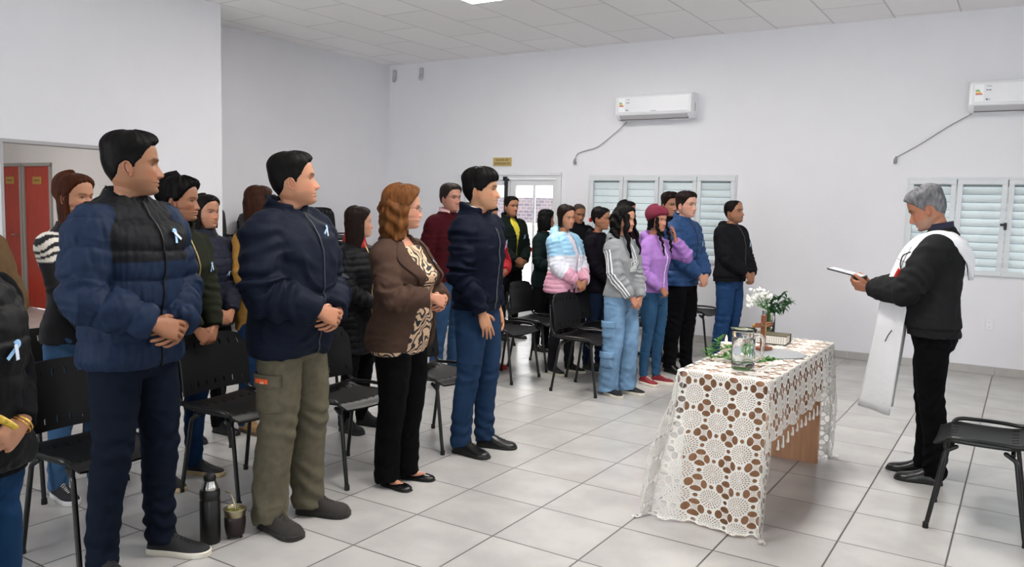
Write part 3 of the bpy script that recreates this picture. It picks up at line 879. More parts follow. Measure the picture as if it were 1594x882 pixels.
        if len(pk) > 4:
            def lf(u, v):
                ang = (u-.62)*(wd*.42)/rad; r = rad+t*.6+.0095
                return np.stack([cxm+s*r*np.cos(ang), yc+r*np.sin(ang), z+hh*.5-.006-.022*(1-v)], -1)
            V, F = panel(lf, 8, 3, .002); lb = link('pocket_label', mesh_np('pocket_label', V*K, F), mat('orange_label', '#d8541c', .6), po)
            ang = math.radians(0); 
            tx = text_mesh('label_lettering', pk[4], .017, mat('lettering_pale', '#e8d8c8', .6), lb, depth=.001)
            a0 = (.12)*(wd*.42)/rad; r = rad+t*.6+.011
            Mx = Matrix(((0, 0, s), (s*1.0, 0, 0), (0, 1, 0))).to_4x4()
            Mx.translation = Vector((cxm+s*r, yc-.05*0, z+hh*.5-.023))*K
            tx.matrix_local = Mx@Matrix.Scale(K, 4)@Matrix.Translation((0, 0, 0))
    # ---- shoes
    for s in (1, -1):
        hip, kn, ank = leg[s]; fy = sp.get('feet', (-10, 10))[0 if s > 0 else 1]
        c, sn = math.cos(math.radians(fy)), math.sin(math.radians(fy))
        make_shoe(root, (ank[0]-sn*.045, ank[1]+c*.045, 0), fy, sp.get('shoecol', ('#141212', '#0c0b0b')), K, sp.get('shoes', 'derby'), s, f)
    # ---- top
    tp = sp['top']; off = tp.get('off', .02); z0 = tp.get('z0', .86); z1 = tp.get('z1', 1.515 if not f else 1.495)
    sl = tp.get('sleeve', off)
    vox3 = {2: .0065, 1: .0080, 0: .0105}[near]
    inner = sp.get('inner')
    if inner:
        mb = MB(); mb.shell(torso_shell(sp, inner.get('z0', .90), inner.get('z1', z1-.01), inner.get('off', .008), e=2.25))
        if inner.get('collar'): mb.shell(collar_ring(sp, [1.45, 1.49, 1.525], [.088, .068, .066+inner['collar']*.0], th=.010, tilt=.2))
        cloth_finish(inner.get('name', 'shirt'), mb, vox3, inner['mat'], root, K, 2, .002, 8, seed+9, None, inner.get('colf'))
    sleeves = MB(); mb = MB(); gap = tp.get('gap')
    gf = None
    if gap: gf = lambda z: (math.radians(np.interp(z, gap[0], gap[1])), math.radians(np.interp(z, gap[0], gap[2] if len(gap) > 2 else gap[1])))
    mb.shell(torso_shell(sp, z0, z1, off, gap=gf, th=max(.018, vox3*2.4), flare=tp.get('flare', 0), nz=70))
    kf = (.91 if f else 1.0)*(1+(bd-1)*.6)
    cuff = tp.get('cuff', 0)
    for s in (1, -1):
        A = arms[s]; wd = (A['W']-A['E'])/np.linalg.norm(A['W']-A['E']); Wc = A['W']-wd*tp.get('short', .012)
        if tp.get('vest'): continue
        P = [A['S']*np.array([.55, 1, 1])+np.array([0, 0, -.016]), A['S']+np.array([0, 0, -.008]), A['S']*.62+A['E']*.38, A['E'], A['E']*.5+Wc*.5, Wc-wd*.02, Wc]
        r = np.array([.070, .064, .058, .051, .046, .036, .034])*kf+sl*np.array([.7, .8, 1, 1, .95, .75, .55])
        mb.shell(tube(P, r, m=30, n=70, round_end=(True, False)))
    if tp.get('sleevemat'):
        ms = MB()
        for s in (1, -1):
            A = arms[s]; wd = (A['W']-A['E'])/np.linalg.norm(A['W']-A['E'])
            ms = MB(); ms.shell(tube([A['S']*np.array([.8, 1, 1]), A['S'], A['S']*.6+A['E']*.4, A['E'], A['E']*.5+A['W']*.5, A['W']], np.array([.062, .062, .056, .047, .042, .036])*kf, m=26, n=60, round_end=(True, False)))
            cloth_finish('sleeve', ms, vox3, tp['sleevemat'], root, K, 2, .004, 10, seed+20+s)
    ck = tp.get('collar', 'stand')
    if ck == 'stand': mb.shell(collar_ring(sp, [1.455, 1.50, 1.545], [.108, .084, .080], th=.018, gapang=tp.get('cgap', 0), tilt=.28))
    elif ck == 'stand_open': mb.shell(collar_ring(sp, [1.450, 1.50, 1.550], [.110, .092, .098], th=.018, gapang=math.radians(34), tilt=.28))
    elif ck == 'crew': mb.shell(collar_ring(sp, [1.47, 1.495, 1.508], [.092, .076, .072], th=.016, tilt=.35))
    elif ck == 'rib': mb.shell(collar_ring(sp, [1.46, 1.50, 1.525], [.100, .080, .076], th=.016, gapang=math.radians(20), tilt=.3))
    if ck in ('hood', 'fur'):
        rr = .034 if ck == 'hood' else .044
        t = np.linspace(math.radians(-118), math.radians(118), 11)
        P = np.stack([.092*np.sin(t)*1.05, -.035-.085*np.cos(t), 1.50-.035*(1-np.cos(t))*1.0-.02*(np.abs(t) > 1.6)], 1); P[:, 1] += le*.5
        mb.shell(tube(P, np.stack([rr*(1.05-.5*(np.abs(t)/2.06)**2), rr*1.25*(1.05-.5*(np.abs(t)/2.06)**2)], 1), m=20, n=40, round_end=(True, True)))
        if ck == 'hood': mb.shell(ellipsoid((0, -.125+le*.4, 1.43), (.085, .045, .085), 24, 14))
    if ck == 'lapel': mb.shell(collar_ring(sp, [1.44, 1.475, 1.50], [.115, .092, .086], th=.014, gapang=math.radians(42), tilt=.35))
    pf = tp.get('puff'); Aseg = arms
    def adist(V):
        best = np.full(len(V), 9.); L = np.zeros(len(V)); sd = np.zeros(len(V))
        for s in (1, -1):
            A = Aseg[s]; d1, l1 = seg_coord(V, A['S'], A['E']); d2, l2 = seg_coord(V, A['E'], A['W']); L1 = np.linalg.norm(A['E']-A['S'])
            d = np.minimum(d1, d2); l = np.where(d1 < d2, l1, L1+l2); q = d < best
            best = np.where(q, d, best); L = np.where(q, l, L); sd = np.where(q, s, sd)
        return best, L, sd
    def armmask(V, best, L):
        w, ff, b, yc = tprof(V[:, 2], sp); fb = np.where(V[:, 1] > yc, ff, b)
        e = np.sqrt((V[:, 0]/(w+off))**2+((V[:, 1]-yc)/(fb+off))**2); tD = (e-1)*np.minimum(w, fb)
        r = np.interp(L, [0, .15, .3, .45, .56], [.064, .058, .051, .044, .034])*kf+sl*.9
        return np.clip(sstep(-.010, .012, tD-(best-r)), 0, 1)*sstep(.10, .16, np.abs(V[:, 0])+(L > .12)*.1)
    def df(V, N):
        d = 0; best, L, sd = adist(V)
        arm = armmask(V, best, L)
        # sleeve creases gather at the elbow
        wv = vnoise(V*9, seed+5)
        eb = np.exp(-((L-.29)/.11)**2)
        d = d+arm*tp.get('crease', .0045)*eb*np.sin(L*105+wv*4+sd)+arm*.5*tp.get('crease', .0045)*np.sin(L*60+wv*5)
        if pf:
            p, amp = pf; z = V[:, 2]+.010*vnoise(V*6, seed+6)+tp.get('chev', 0)*np.abs(V[:, 0])
            qt = quilt(z-z0, p)*(1-arm)+quilt(L+.008*vnoise(V*8, seed+7), p)*arm
            if tp.get('pzmax'): qt = qt*sstep(tp['pzmax']+.006, tp['pzmax']-.006, V[:, 2]*(1-arm)+arm*0)
            d = d+amp*qt
            # little gathers along the seams
            d = d+amp*.28*vnoise(np.stack([V[:, 0]*70, V[:, 1]*70, V[:, 2]*14], 1), seed+8)
        if tp.get('hemrib'):
            zt = z0+.055; rib = sstep(zt+.012, zt-.004, V[:, 2])*(1-arm)
            d = d-.010*rib
        if cuff:
            LW = np.linalg.norm(A_['W']-A_['E'])+np.linalg.norm(A_['E']-A_['S']) if False else None
        for s in (1, -1):
            A = Aseg[s]; tot = np.linalg.norm(A['E']-A['S'])+np.linalg.norm(A['W']-A['E'])
            if tp.get('hemrib'): d = d-.006*arm*(sd == s)*sstep(tot-.07, tot-.055, L)
        return d
    colf = None
    if tp.get('colf'): colf = lambda V, N: (lambda q: tp['colf'](V, N, (armmask(V, q[0], q[1]), q[1], q[2]), sp))(adist(V))
    jk = cloth_finish(tp.get('name', 'jacket'), mb, vox3, tp['mat'], root, K, 3, tp.get('fold', .0035), tp.get('fs', 7), seed, df, colf)
    JV = np.empty(len(jk.data.vertices)*3, np.float32); jk.data.vertices.foreach_get('co', JV); JV = JV.reshape(-1, 3).astype(float)/K
    JN = np.empty(len(jk.data.vertices)*3, np.float32); jk.data.vertices.foreach_get('normal', JN); JN = JN.reshape(-1, 3).astype(float)
    if tp.get('zip'):
        zc, zm = tp['zip'][:2]; ztop = tp['zip'][2] if len(tp['zip']) > 2 else z1+.0
        pts = []
        tors = JV[(np.abs(JV[:, 0]) < .02)*(adist(JV)[0] > .06)]
        for z in np.arange(z0+.01, ztop, .018):
            q = tors[np.abs(tors[:, 2]-z) < .012]
            if len(q): pts.append((0, q[:, 1].max()+.0015, z))
        if len(pts) > 3: zp = link('zip', mesh_np('zip', *[(x*K if i == 0 else x) for i, x in enumerate(tube(pts, np.full((len(pts), 2), (.0042)), m=8))]), mat('zip_'+zc, zc, .4, metal=zm), jk)
    if tp.get('lapels'):
        # broad lapels folded over the open front edge
        for s in (1, -1):
            def lf(u, v):
                z = 1.455-.255*v; g = np.radians(np.interp(z, gap[0], gap[1]))
                w, ff, b, yc = tprof(z, sp); o = off*(1-.45*sstep(1.40, 1.53, z))+.009+.004*np.sin(u*PI)
                ang = g+u*(.62*np.sin(np.minimum(v*1.25, 1)*PI*.62+.35)*(1-.75*v**2))
                t = PI/2-s*ang; c, sn = np.cos(t), np.sin(t); e = 2.3
                return np.stack([(w+o)*np.sign(c)*np.abs(c)**(2/e), yc+(ff+o)*np.abs(sn)**(2/e), z], -1)
            V, F = panel(lf, 10, 24, .006); link('lapel', mesh_np('lapel', V*K, F), tp['mat'], jk)
    for uc in tp.get('undercollar', []):
        zs_, rr_, colr_, nm_ = uc[:4]; V, F = collar_ring(sp, zs_, rr_, th=.010, gapang=math.radians(uc[4]) if len(uc) > 4 else 0, tilt=.22)
        link(nm_, mesh_np(nm_, V*K, F), colr_ if not isinstance(colr_, str) else mat('knit_'+colr_, colr_, .85, bump=.4, bscale=150), root)
    if sp.get('ribbon'):
        x, z = sp['ribbon'][:2]
        q = adist(JV)[0] > .05
        P, N_ = surf_pt(JV[q], JN[q], x, z, K)
        ribbon(jk, P+N_*.004, N_, (sp['ribbon'][2] if len(sp['ribbon']) > 2 else .1, 0, 1), .78*K)
    for ex in sp.get('extra', []): ex(root, jk, sp, K, JV, JN, arms, hd)
    return root

def text_mesh(name, s, size, m, parent=None, depth=.002, align='CENTER'):
    cu = bpy.data.curves.new(name, 'FONT'); cu.body = s; cu.size = size; cu.extrude = depth/2; cu.align_x = align; cu.align_y = 'CENTER'
    o = bpy.data.objects.new('tmp', cu); COL.objects.link(o)
    dg = bpy.context.evaluated_depsgraph_get(); me = bpy.data.meshes.new_from_object(o.evaluated_get(dg)); me.name = name
    bpy.data.objects.remove(o); bpy.data.curves.remove(cu)
    me.materials.clear()
    return link(name, me, m, parent, smooth=False)

# ------------------------------------------------------------------ room
YB = 9.305; XS = -8.13; XL = -7.30; YR = 5.69; HC = 3.574; XR = 3.4; YF = -3.6
wallm = mat('wall_paint', '#dddde1', .72, bump=.25, bscale=45, bdist=.002, noise=.012, nscale=3)

def struct(name, mb, m, parent=None, **k):
    o = mb.build(name, m, parent, **k)
    if parent is None: o['kind'] = 'structure'
    return o

def tile_mat():
    m = bpy.data.materials.new('floor_tiles'); m.use_nodes = True; nt = m.node_tree; N = nt.nodes; L = nt.links; b = N['Principled BSDF']
    tc = N.new('ShaderNodeTexCoord'); sx = N.new('ShaderNodeSeparateXYZ'); L.new(tc.outputs['Object'], sx.inputs[0])
    S_ = .455
    def mth(op, *a):
        n = N.new('ShaderNodeMath'); n.operation = op
        for i, v in enumerate(a):
            if isinstance(v, (int, float)): n.inputs[i].default_value = v
            else: L.new(v, n.inputs[i])
        return n.outputs[0]
    u = mth('DIVIDE', mth('SUBTRACT', sx.outputs[0], -2.943), S_); v = mth('DIVIDE', mth('SUBTRACT', sx.outputs[1], 3.544), S_)
    fu = mth('ABSOLUTE', mth('SUBTRACT', mth('FRACT', u), .5)); fv = mth('ABSOLUTE', mth('SUBTRACT', mth('FRACT', v), .5))
    g = mth('MAXIMUM', fu, fv)
    mr = N.new('ShaderNodeMapRange'); mr.inputs[1].default_value = .4885; mr.inputs[2].default_value = .4925; L.new(g, mr.inputs[0])
    cb = N.new('ShaderNodeCombineXYZ'); L.new(mth('FLOOR', u), cb.inputs[0]); L.new(mth('FLOOR', v), cb.inputs[1])
    wn = N.new('ShaderNodeTexWhiteNoise'); L.new(cb.outputs[0], wn.inputs[0])
    ad = N.new('ShaderNodeVectorMath'); ad.operation = 'ADD'; sc = N.new('ShaderNodeVectorMath'); sc.operation = 'SCALE'; sc.inputs['Scale'].default_value = 20
    L.new(wn.outputs['Color'], sc.inputs[0]); L.new(sc.outputs[0], ad.inputs[0]); L.new(tc.outputs['Object'], ad.inputs[1])
    nz = N.new('ShaderNodeTexNoise'); nz.inputs['Scale'].default_value = 3.2; nz.inputs['Detail'].default_value = 4; nz.inputs['Roughness'].default_value = .5; L.new(ad.outputs[0], nz.inputs['Vector'])
    nr = N.new('ShaderNodeMapRange'); nr.interpolation_type = 'SMOOTHSTEP'; nr.inputs[1].default_value = .30; nr.inputs[2].default_value = .70; L.new(nz.outputs['Fac'], nr.inputs[0])
    cm = N.new('ShaderNodeMix'); cm.data_type = 'RGBA'; L.new(nr.outputs[0], cm.inputs[0]); cm.inputs[6].default_value = (*lin('#aaa8a6'), 1); cm.inputs[7].default_value = (*lin('#b8b6b3'), 1)
    vm = N.new('ShaderNodeVectorMath'); vm.operation = 'SCALE'; L.new(cm.outputs[2], vm.inputs[0])
    L.new(mth('ADD', mth('MULTIPLY', wn.outputs['Value'], .05), .975), vm.inputs['Scale'])
    mx = N.new('ShaderNodeMix'); mx.data_type = 'RGBA'; L.new(mr.outputs[0], mx.inputs[0]); L.new(vm.outputs[0], mx.inputs[6]); mx.inputs[7].default_value = (*lin('#565452'), 1)
    L.new(mx.outputs[2], b.inputs['Base Color'])
    L.new(mth('ADD', mth('MULTIPLY', mr.outputs[0], .4), .22), b.inputs['Roughness'])
    b.inputs['Specular IOR Level'].default_value = .5
    bp = N.new('ShaderNodeBump'); bp.inputs['Strength'].default_value = .5; bp.inputs['Distance'].default_value = .002; bp.invert = True
    L.new(mr.outputs[0], bp.inputs['Height']); L.new(bp.outputs[0], b.inputs['Normal'])
    return m

def ceil_mat():
    m = bpy.data.materials.new('ceiling_boards'); m.use_nodes = True; nt = m.node_tree; N = nt.nodes; L = nt.links; b = N['Principled BSDF']
    tc = N.new('ShaderNodeTexCoord'); sx = N.new('ShaderNodeSeparateXYZ'); L.new(tc.outputs['Object'], sx.inputs[0])
    def mth(op, *a):
        n = N.new('ShaderNodeMath'); n.operation = op
        for i, v in enumerate(a):
            if isinstance(v, (int, float)): n.inputs[i].default_value = v
            else: L.new(v, n.inputs[i])
        return n.outputs[0]
    u = mth('DIVIDE', mth('SUBTRACT', sx.outputs[0], -6.671), .5947); fl = mth('FLOOR', u)
    odd = mth('ABSOLUTE', mth('SUBTRACT', fl, mth('MULTIPLY', mth('ROUND', mth('DIVIDE', fl, 2)), 2)))
    v = mth('DIVIDE', mth('SUBTRACT', mth('SUBTRACT', sx.outputs[1], 7.43), mth('MULTIPLY', odd, .595)), 1.19)
    gu = mth('MULTIPLY', mth('SUBTRACT', .5, mth('ABSOLUTE', mth('SUBTRACT', mth('FRACT', u), .5))), .5947)
    gv = mth('MULTIPLY', mth('SUBTRACT', .5, mth('ABSOLUTE', mth('SUBTRACT', mth('FRACT', v), .5))), 1.19)
    g = mth('MINIMUM', gu, gv)
    mr = N.new('ShaderNodeMapRange'); mr.inputs[1].default_value = .004; mr.inputs[2].default_value = .0085; mr.inputs[3].default_value = 1; mr.inputs[4].default_value = 0; L.new(g, mr.inputs[0])
    cb = N.new('ShaderNodeCombineXYZ'); L.new(fl, cb.inputs[0]); L.new(mth('FLOOR', v), cb.inputs[1])
    wn = N.new('ShaderNodeTexWhiteNoise'); L.new(cb.outputs[0], wn.inputs[0])
    vm = N.new('ShaderNodeVectorMath'); vm.operation = 'SCALE'; vm.inputs[0].default_value = lin('#f4f2f2'); L.new(mth('ADD', mth('MULTIPLY', wn.outputs['Value'], .04), .98), vm.inputs['Scale'])
    mx = N.new('ShaderNodeMix'); mx.data_type = 'RGBA'; L.new(mr.outputs[0], mx.inputs[0]); L.new(vm.outputs[0], mx.inputs[6]); mx.inputs[7].default_value = (*lin('#cccaca'), 1)
    L.new(mx.outputs[2], b.inputs['Base Color']); b.inputs['Roughness'].default_value = .85
    bp = N.new('ShaderNodeBump'); bp.inputs['Strength'].default_value = .6; bp.inputs['Distance'].default_value = .004; bp.invert = True
    L.new(mr.outputs[0], bp.inputs['Height']); L.new(bp.outputs[0], b.inputs['Normal'])
    return m

mb = MB(); mb.box(-13.2, XR+.2, YF-.2, YB+.2, -.12, 0); struct('floor', mb, tile_mat())
mb = MB(); mb.box(-8.4, XR+.2, YF-.2, YB+.2, HC, HC+.12)
# opening for the lit panels is not cut: the panels sit flush below the boards
struct('ceiling', mb, ceil_mat())

def holed(axis, c0, c1, a0, a1, z0, z1, holes):
    """wall slab between c0..c1 on its thin axis with rectangular holes (a0,a1,z0,z1)"""
    A = sorted({a0, a1, *[h[0] for h in holes], *[h[1] for h in holes]}); Z = sorted({z0, z1, *[h[2] for h in holes], *[h[3] for h in holes]})
    V = []; F = []; key = {}
    def vid(i, k, c):
        q = (i, k, c)
        if q not in key:
            key[q] = len(V); V.append((A[i], c, Z[k]) if axis == 'y' else (c, A[i], Z[k]))
        return key[q]
    solid = lambda i, k: 0 <= i < len(A)-1 and 0 <= k < len(Z)-1 and not any(h[0] <= (A[i]+A[i+1])/2 <= h[1] and h[2] <= (Z[k]+Z[k+1])/2 <= h[3] for h in holes)
    for i in range(len(A)-1):
        for k in range(len(Z)-1):
            if not solid(i, k): continue
            for c in (c0, c1): F.append([vid(i, k, c), vid(i+1, k, c), vid(i+1, k+1, c), vid(i, k+1, c)])
            for di, dk, e in ((-1, 0, ((i, k), (i, k+1))), (1, 0, ((i+1, k), (i+1, k+1))), (0, -1, ((i, k), (i+1, k))), (0, 1, ((i, k+1), (i+1, k+1)))):
                if not solid(i+di, k+dk): F.append([vid(*e[0], c0), vid(*e[1], c0), vid(*e[1], c1), vid(*e[0], c1)])
    m = MB(); m.add(V, F); return m

DOOR = (-6.74, -5.22, 0.0, 2.0); WIN1 = (-4.77, -2.87, .93, 1.975); WIN2 = (-1.10, .70, .97, 1.95)
struct('wall_back', holed('y', YB, YB+.2, XS-.2, XR+.2, 0, HC, [DOOR, WIN1, WIN2]), wallm)
mb = MB(); mb.box(XS-.2, XS, YR, YB, 0, HC); struct('wall_recess', mb, wallm)
OP = (3.49, 4.72, 0, 2.01)
struct('wall_left', holed('x', XL-.16, XL, YF, YR, 0, HC, [OP]), wallm)
mb = MB(); mb.box(XS-.2, XL-.16, YR-.14, YR, 0, HC); struct('wall_recess_return', mb, wallm)
struct('wall_right', holed('x', XR, XR+.2, YF, YB, 0, HC, [(0, 2.4, .92, 2.08), (4.4, 6.8, .92, 2.08)]), wallm)
struct('wall_front', holed('y', YF-.2, YF, XL-.2, XR+.2, 0, HC, [(-4.95, -2.75, .92, 2.08), (1.80, 3.30, .92, 2.08)]), wallm)
# corridor behind the opening
mb = MB(); mb.box(-13.2, XL-.16, 5.87, 6.0, 0, 2.75) if False else None
struct('wall_corridor_end', holed('y', 5.87, 6.0, -13.2, XS-.2, 0, 2.75, [(-12.36, -11.74, 0, 1.96), (-11.70, -10.98, 0, 1.965)]), wallm)
mb = MB(); mb.box(-13.4, -13.2, 0.8, 6.0, 0, 2.75); struct('wall_corridor_side', mb, wallm)
mb = MB(); mb.box(-13.4, XL-.16, 0.6, .8, 0, 2.75); struct('wall_corridor_front', mb, wallm)
mb = MB(); mb.box(-13.4, XS-.2, .6, 6.0, 2.75, 2.85); mb.box(XS-.2, XL-.16, .6, YR-.14, 2.75, 2.85); struct('ceiling_corridor', mb, mat('corridor_ceiling', '#cfcfd2', .8))
# opening trim
trimm = mat('trim_grey', '#a8a6a8', .6)
mb = MB(); mb.box(XL-.165, XL+.006, 3.475, 4.735, 1.985, 2.015); mb.box(XL-.165, XL+.006, 3.475, 3.497, 0, 1.985); mb.box(XL-.165, XL+.006, 4.713, 4.735, 0, 1.985); struct('trim_1', mb, trimm)

# baseboards
basem = mat('baseboard_grey', '#a9a6a3', .45, noise=.06, nscale=8)
def skirt(name, segs):
    mb = MB()
    for x0, x1, y0, y1 in segs: mb.box(x0, x1, y0, y1, 0, .082, bev=.003)
    struct(name, mb, basem)
skirt('baseboard_back', [(XS+.0, DOOR[0]-.02, YB-.012, YB)]+[(x, min(x+.453, XR), YB-.012, YB) for x in np.arange(DOOR[1]+.02, XR, .455)])
skirt('baseboard_recess', [(XS, XS+.012, YR, YB-.012)])
skirt('baseboard_left', [(XL, XL+.012, YF, OP[0]-.02), (XL, XL+.012, OP[1]+.02, YR)])
skirt('baseboard_right', [(XR-.012, XR, YF, YB-.012)])

# ---- windows
alu = mat('aluminium_white', '#cfd3d6', .38, noise=.02); glass = None
def glass_mat():
    m = bpy.data.materials.new('window_glass'); m.use_nodes = True; nt = m.node_tree; N = nt.nodes; L = nt.links; N.remove(N['Principled BSDF'])
    out = [n for n in N if n.type == 'OUTPUT_MATERIAL'][0]; t = N.new('ShaderNodeBsdfTransparent'); t.inputs[0].default_value = (.97, .975, .97, 1)
    g = N.new('ShaderNodeBsdfGlossy'); g.inputs['Roughness'].default_value = .02; fr = N.new('ShaderNodeFresnel'); fr.inputs[0].default_value = 1.5
    mx = N.new('ShaderNodeMixShader'); L.new(fr.outputs[0], mx.inputs[0]); L.new(t.outputs[0], mx.inputs[1]); L.new(g.outputs[0], mx.inputs[2]); L.new(mx.outputs[0], out.inputs[0])
    return m
glass = glass_mat()
def slat_mat():
    m = bpy.data.materials.new('shutter_slat'); m.use_nodes = True; nt = m.node_tree; N = nt.nodes; L = nt.links; b = N['Principled BSDF']; out = [n for n in N if n.type == 'OUTPUT_MATERIAL'][0]
    b.inputs['Base Color'].default_value = (*lin('#e6ecee'), 1); b.inputs['Roughness'].default_value = .6; t = N.new('ShaderNodeBsdfTranslucent'); t.inputs[0].default_value = (*lin('#eef2f2'), 1)
    mx = N.new('ShaderNodeMixShader'); mx.inputs[0].default_value = .08; L.new(b.outputs[0], mx.inputs[1]); L.new(t.outputs[0], mx.inputs[2]); L.new(mx.outputs[0], out.inputs[0]); return m
slatm = slat_mat()
blackp = mat('black_plastic_handle', '#15171c', .4)
def window(name, x0, x1, z0, z1, cuts, handles):
    y = YB-.012
    mb = MB(); t = .022
    mb.box(x0, x1, y, y+.07, z1-t, z1, .002); mb.box(x0, x1, y, y+.07, z0, z0+t, .002); mb.box(x0, x0+t, y, y+.07, z0+t, z1-t); mb.box(x1-t, x1, y, y+.07, z0+t, z1-t)
    root = struct(name, mb, alu)
    for k in range(len(cuts)-1):
        a, b = cuts[k]+.004, cuts[k+1]-.004; mb = MB(); w = .048; y0 = y-.016+(.0 if k % 2 else .004); zz0, zz1 = z0+.012, z1-.022
        mb.box(a, b, y0, y0+.035, zz1-w, zz1, .003); mb.box(a, b, y0, y0+.035, zz0, zz0+w, .003); mb.box(a, a+w, y0, y0+.035, zz0+w, zz1-w, .002); mb.box(b-w, b, y0, y0+.035, zz0+w, zz1-w, .002)
        sash = mb.build('window_sash', alu, root)
        mb = MB(); mb.box(a+w-.004, b-w+.004, y0+.014, y0+.019, zz0+w-.004, zz1-w+.004); mb.build('pane', glass, sash)
        for hz in (zz1-.16, zz0+.12):
            mb = MB(); mb.shell(tube([(b+.002, y0-.004, hz-.03), (b+.002, y0-.004, hz+.03)], .006, m=8, n=4)); mb.build('hinge', alu, sash)
    for hx in handles:
        mb = MB(); mb.box(hx-.012, hx+.012, y-.034, y-.014, (z0+z1)/2-.02, (z0+z1)/2+.05, .003); mb.box(hx-.045, hx-.01, y-.042, y-.024, (z0+z1)/2+.018, (z0+z1)/2+.042, .003); mb.build('window_handle', blackp, root)
    n = 11; zs = np.linspace(z0+.06, z1-.05, n+1); mb = MB(); st = (zs[1]-zs[0])
    for k in range(n+1):
        zc = zs[k]
        P = np.array([(x0+.02, y+.085, zc-.035), (x0+.02, y+.105, zc+st*.5-.03), (x0+.02, y+.112, zc+st*.5-.03), (x0+.02, y+.090, zc-.041)])
        Q = P.copy(); Q[:, 0] = x1-.02; P2 = P.copy()
        R = [np.array([(p[0], y+.050+.070*t_, zc-.038+t_*st*1.10) for t_ in np.linspace(0, 1, 5)]+[(p[0], y+.058+.070*t_, zc-.038+t_*st*1.10) for t_ in np.linspace(1, 0, 5)]) for p in (P[0], Q[0])]
        mb.shell(loft(R))
    sh = mb.build('shutter', slatm, root)
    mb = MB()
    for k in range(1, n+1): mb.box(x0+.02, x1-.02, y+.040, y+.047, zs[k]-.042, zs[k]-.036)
    mb.build('slat_shade_lines', mat('slat_shade', '#8296a4', .6), sh)  # grey-blue strips stand in for the shade under each slat overlap
    return root
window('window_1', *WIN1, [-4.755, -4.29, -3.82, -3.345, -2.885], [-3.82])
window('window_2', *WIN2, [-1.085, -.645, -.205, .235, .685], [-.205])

def added_window(name, axis, c, a0, a1):
    q = MB()
    def bx(a, b, z0, z1, t=.03):
        if axis == 'x': q.box(c, c+t, a, b, z0, z1)
        else: q.box(a, b, c, c+t, z0, z1)
    bx(a0, a1, .92, .96); bx(a0, a1, 2.04, 2.08)
    for k in range(5):
        a = a0+(a1-a0-.04)*k/4; bx(a, a+.04, .96, 2.04)
    r = struct(name, q, alu); g = MB()
    if axis == 'x': g.box(c+.012, c+.016, a0+.02, a1-.02, .95, 2.05)
    else: g.box(a0+.02, a1-.02, c+.012, c+.016, .95, 2.05)
    g.build('pane', glass, r)
added_window('added_window_3', 'x', XR+.02, 0, 2.4); added_window('added_window_4', 'x', XR+.02, 4.4, 6.8); added_window('added_window_5', 'y', YF-.06, -4.95, -2.75); added_window('added_window_6', 'y', YF-.06, 1.80, 3.30)  # unseen windows, made up to go with the added fill lamps

# ---- glazed emergency door
whitef = mat('door_frame_white', '#dcdde0', .4)
x0, x1, z0, z1 = DOOR
mb = MB(); y = YB-.03
mb.box(x0-.05, x1+.05, y, YB+.12, z1-.07, z1+.0); mb.box(x0-.05, x0+.02, y, YB+.12, 0, z1-.07); mb.box(x1-.02, x1+.05, y, YB+.12, 0, z1-.07)
mb.box(x0-.06, x1+.06, y-.02, y, z1-.03, z1+.012, .004)
door1 = struct('door_1', mb, whitef)
for a, b in ((x0+.02, -5.985), (-5.975, x1-.02)):
    mb = MB(); w = .075; yy = YB+.02
    mb.box(a, b, yy, yy+.05, z1-.16, z1-.075); mb.box(a, b, yy, yy+.05, .01, .16); mb.box(a, a+w, yy, yy+.05, .16, z1-.16); mb.box(b-w, b, yy, yy+.05, .16, z1-.16)
    c = (a+b)/2; mb.box(c-.012, c+.012, yy+.005, yy+.045, .16, z1-.16)
    leaf = mb.build('door_leaf', whitef, door1)
    mb = MB(); mb.box(a+w, b-w, yy+.02, yy+.026, .16, z1-.16); mb.build('pane', glass, leaf)
    mb = MB(); mb.box(a+.05, b-.02, yy-.09, yy-.045, .965, 1.02, .006); bar = mb.build('push_bar', mat('push_bar_red', '#c8261c', .35), leaf)
    mb = MB(); mb.box(a+.02, a+.07, yy-.09, yy, .95, 1.035, .005); mb.box(b-.07, b-.02, yy-.09, yy, .95, 1.035, .005); mb.build('bar_bracket', mat('bracket_grey', '#30302f', .4, metal=.4), bar)
mb = MB(); mb.box(-6.037, -6.012, YB-.045, YB+.015, 1.045, 1.93, .004); mb.box(-6.055, -5.995, YB-.055, YB+.015, 1.90, 1.955, .004); mb.build('latch_rod', blackp, door1)

# outside: pale yard and a low roofed building
mb = MB(); mb.box(-30, 20, YB+.2, 40, -.35, -.15); struct('ground_outside', mb, mat('yard_concrete', '#d6d4cf', .9, noise=.05))
o = thing('building', 'long low brick building outside, seen through the glazed door', 'building', (-12, 20, -.15))
mb = MB(); mb.box(-9, 9, 0, 3, 0, 1.30); mb.build('wall', mat('outside_wall', '#f0efec', .9), o)
mb = MB(); mb.box(-9.2, 9.2, -.25, 3.2, 1.28, 1.98)
def brickm():
    m = mat('brick_band', '#9a8f98', .9); nt = m.node_tree; b = nt.nodes['Principled BSDF']; br = nt.nodes.new('ShaderNodeTexBrick'); tc = nt.nodes.new('ShaderNodeTexCoord')
    mp = nt.nodes.new('ShaderNodeMapping'); mp.inputs['Rotation'].default_value = (PI/2, 0, 0); nt.links.new(tc.outputs['Object'], mp.inputs[0]); nt.links.new(mp.outputs[0], br.inputs[0])
    br.inputs['Scale'].default_value = 2.6; br.inputs['Color1'].default_value = (*lin('#57505c'), 1); br.inputs['Color2'].default_value = (*lin('#6e6469'), 1); br.inputs['Mortar'].default_value = (*lin('#8a8488'), 1)
    nt.links.new(br.outputs[0], b.inputs['Base Color']); return m
mb.build('brick_band', brickm(), o)

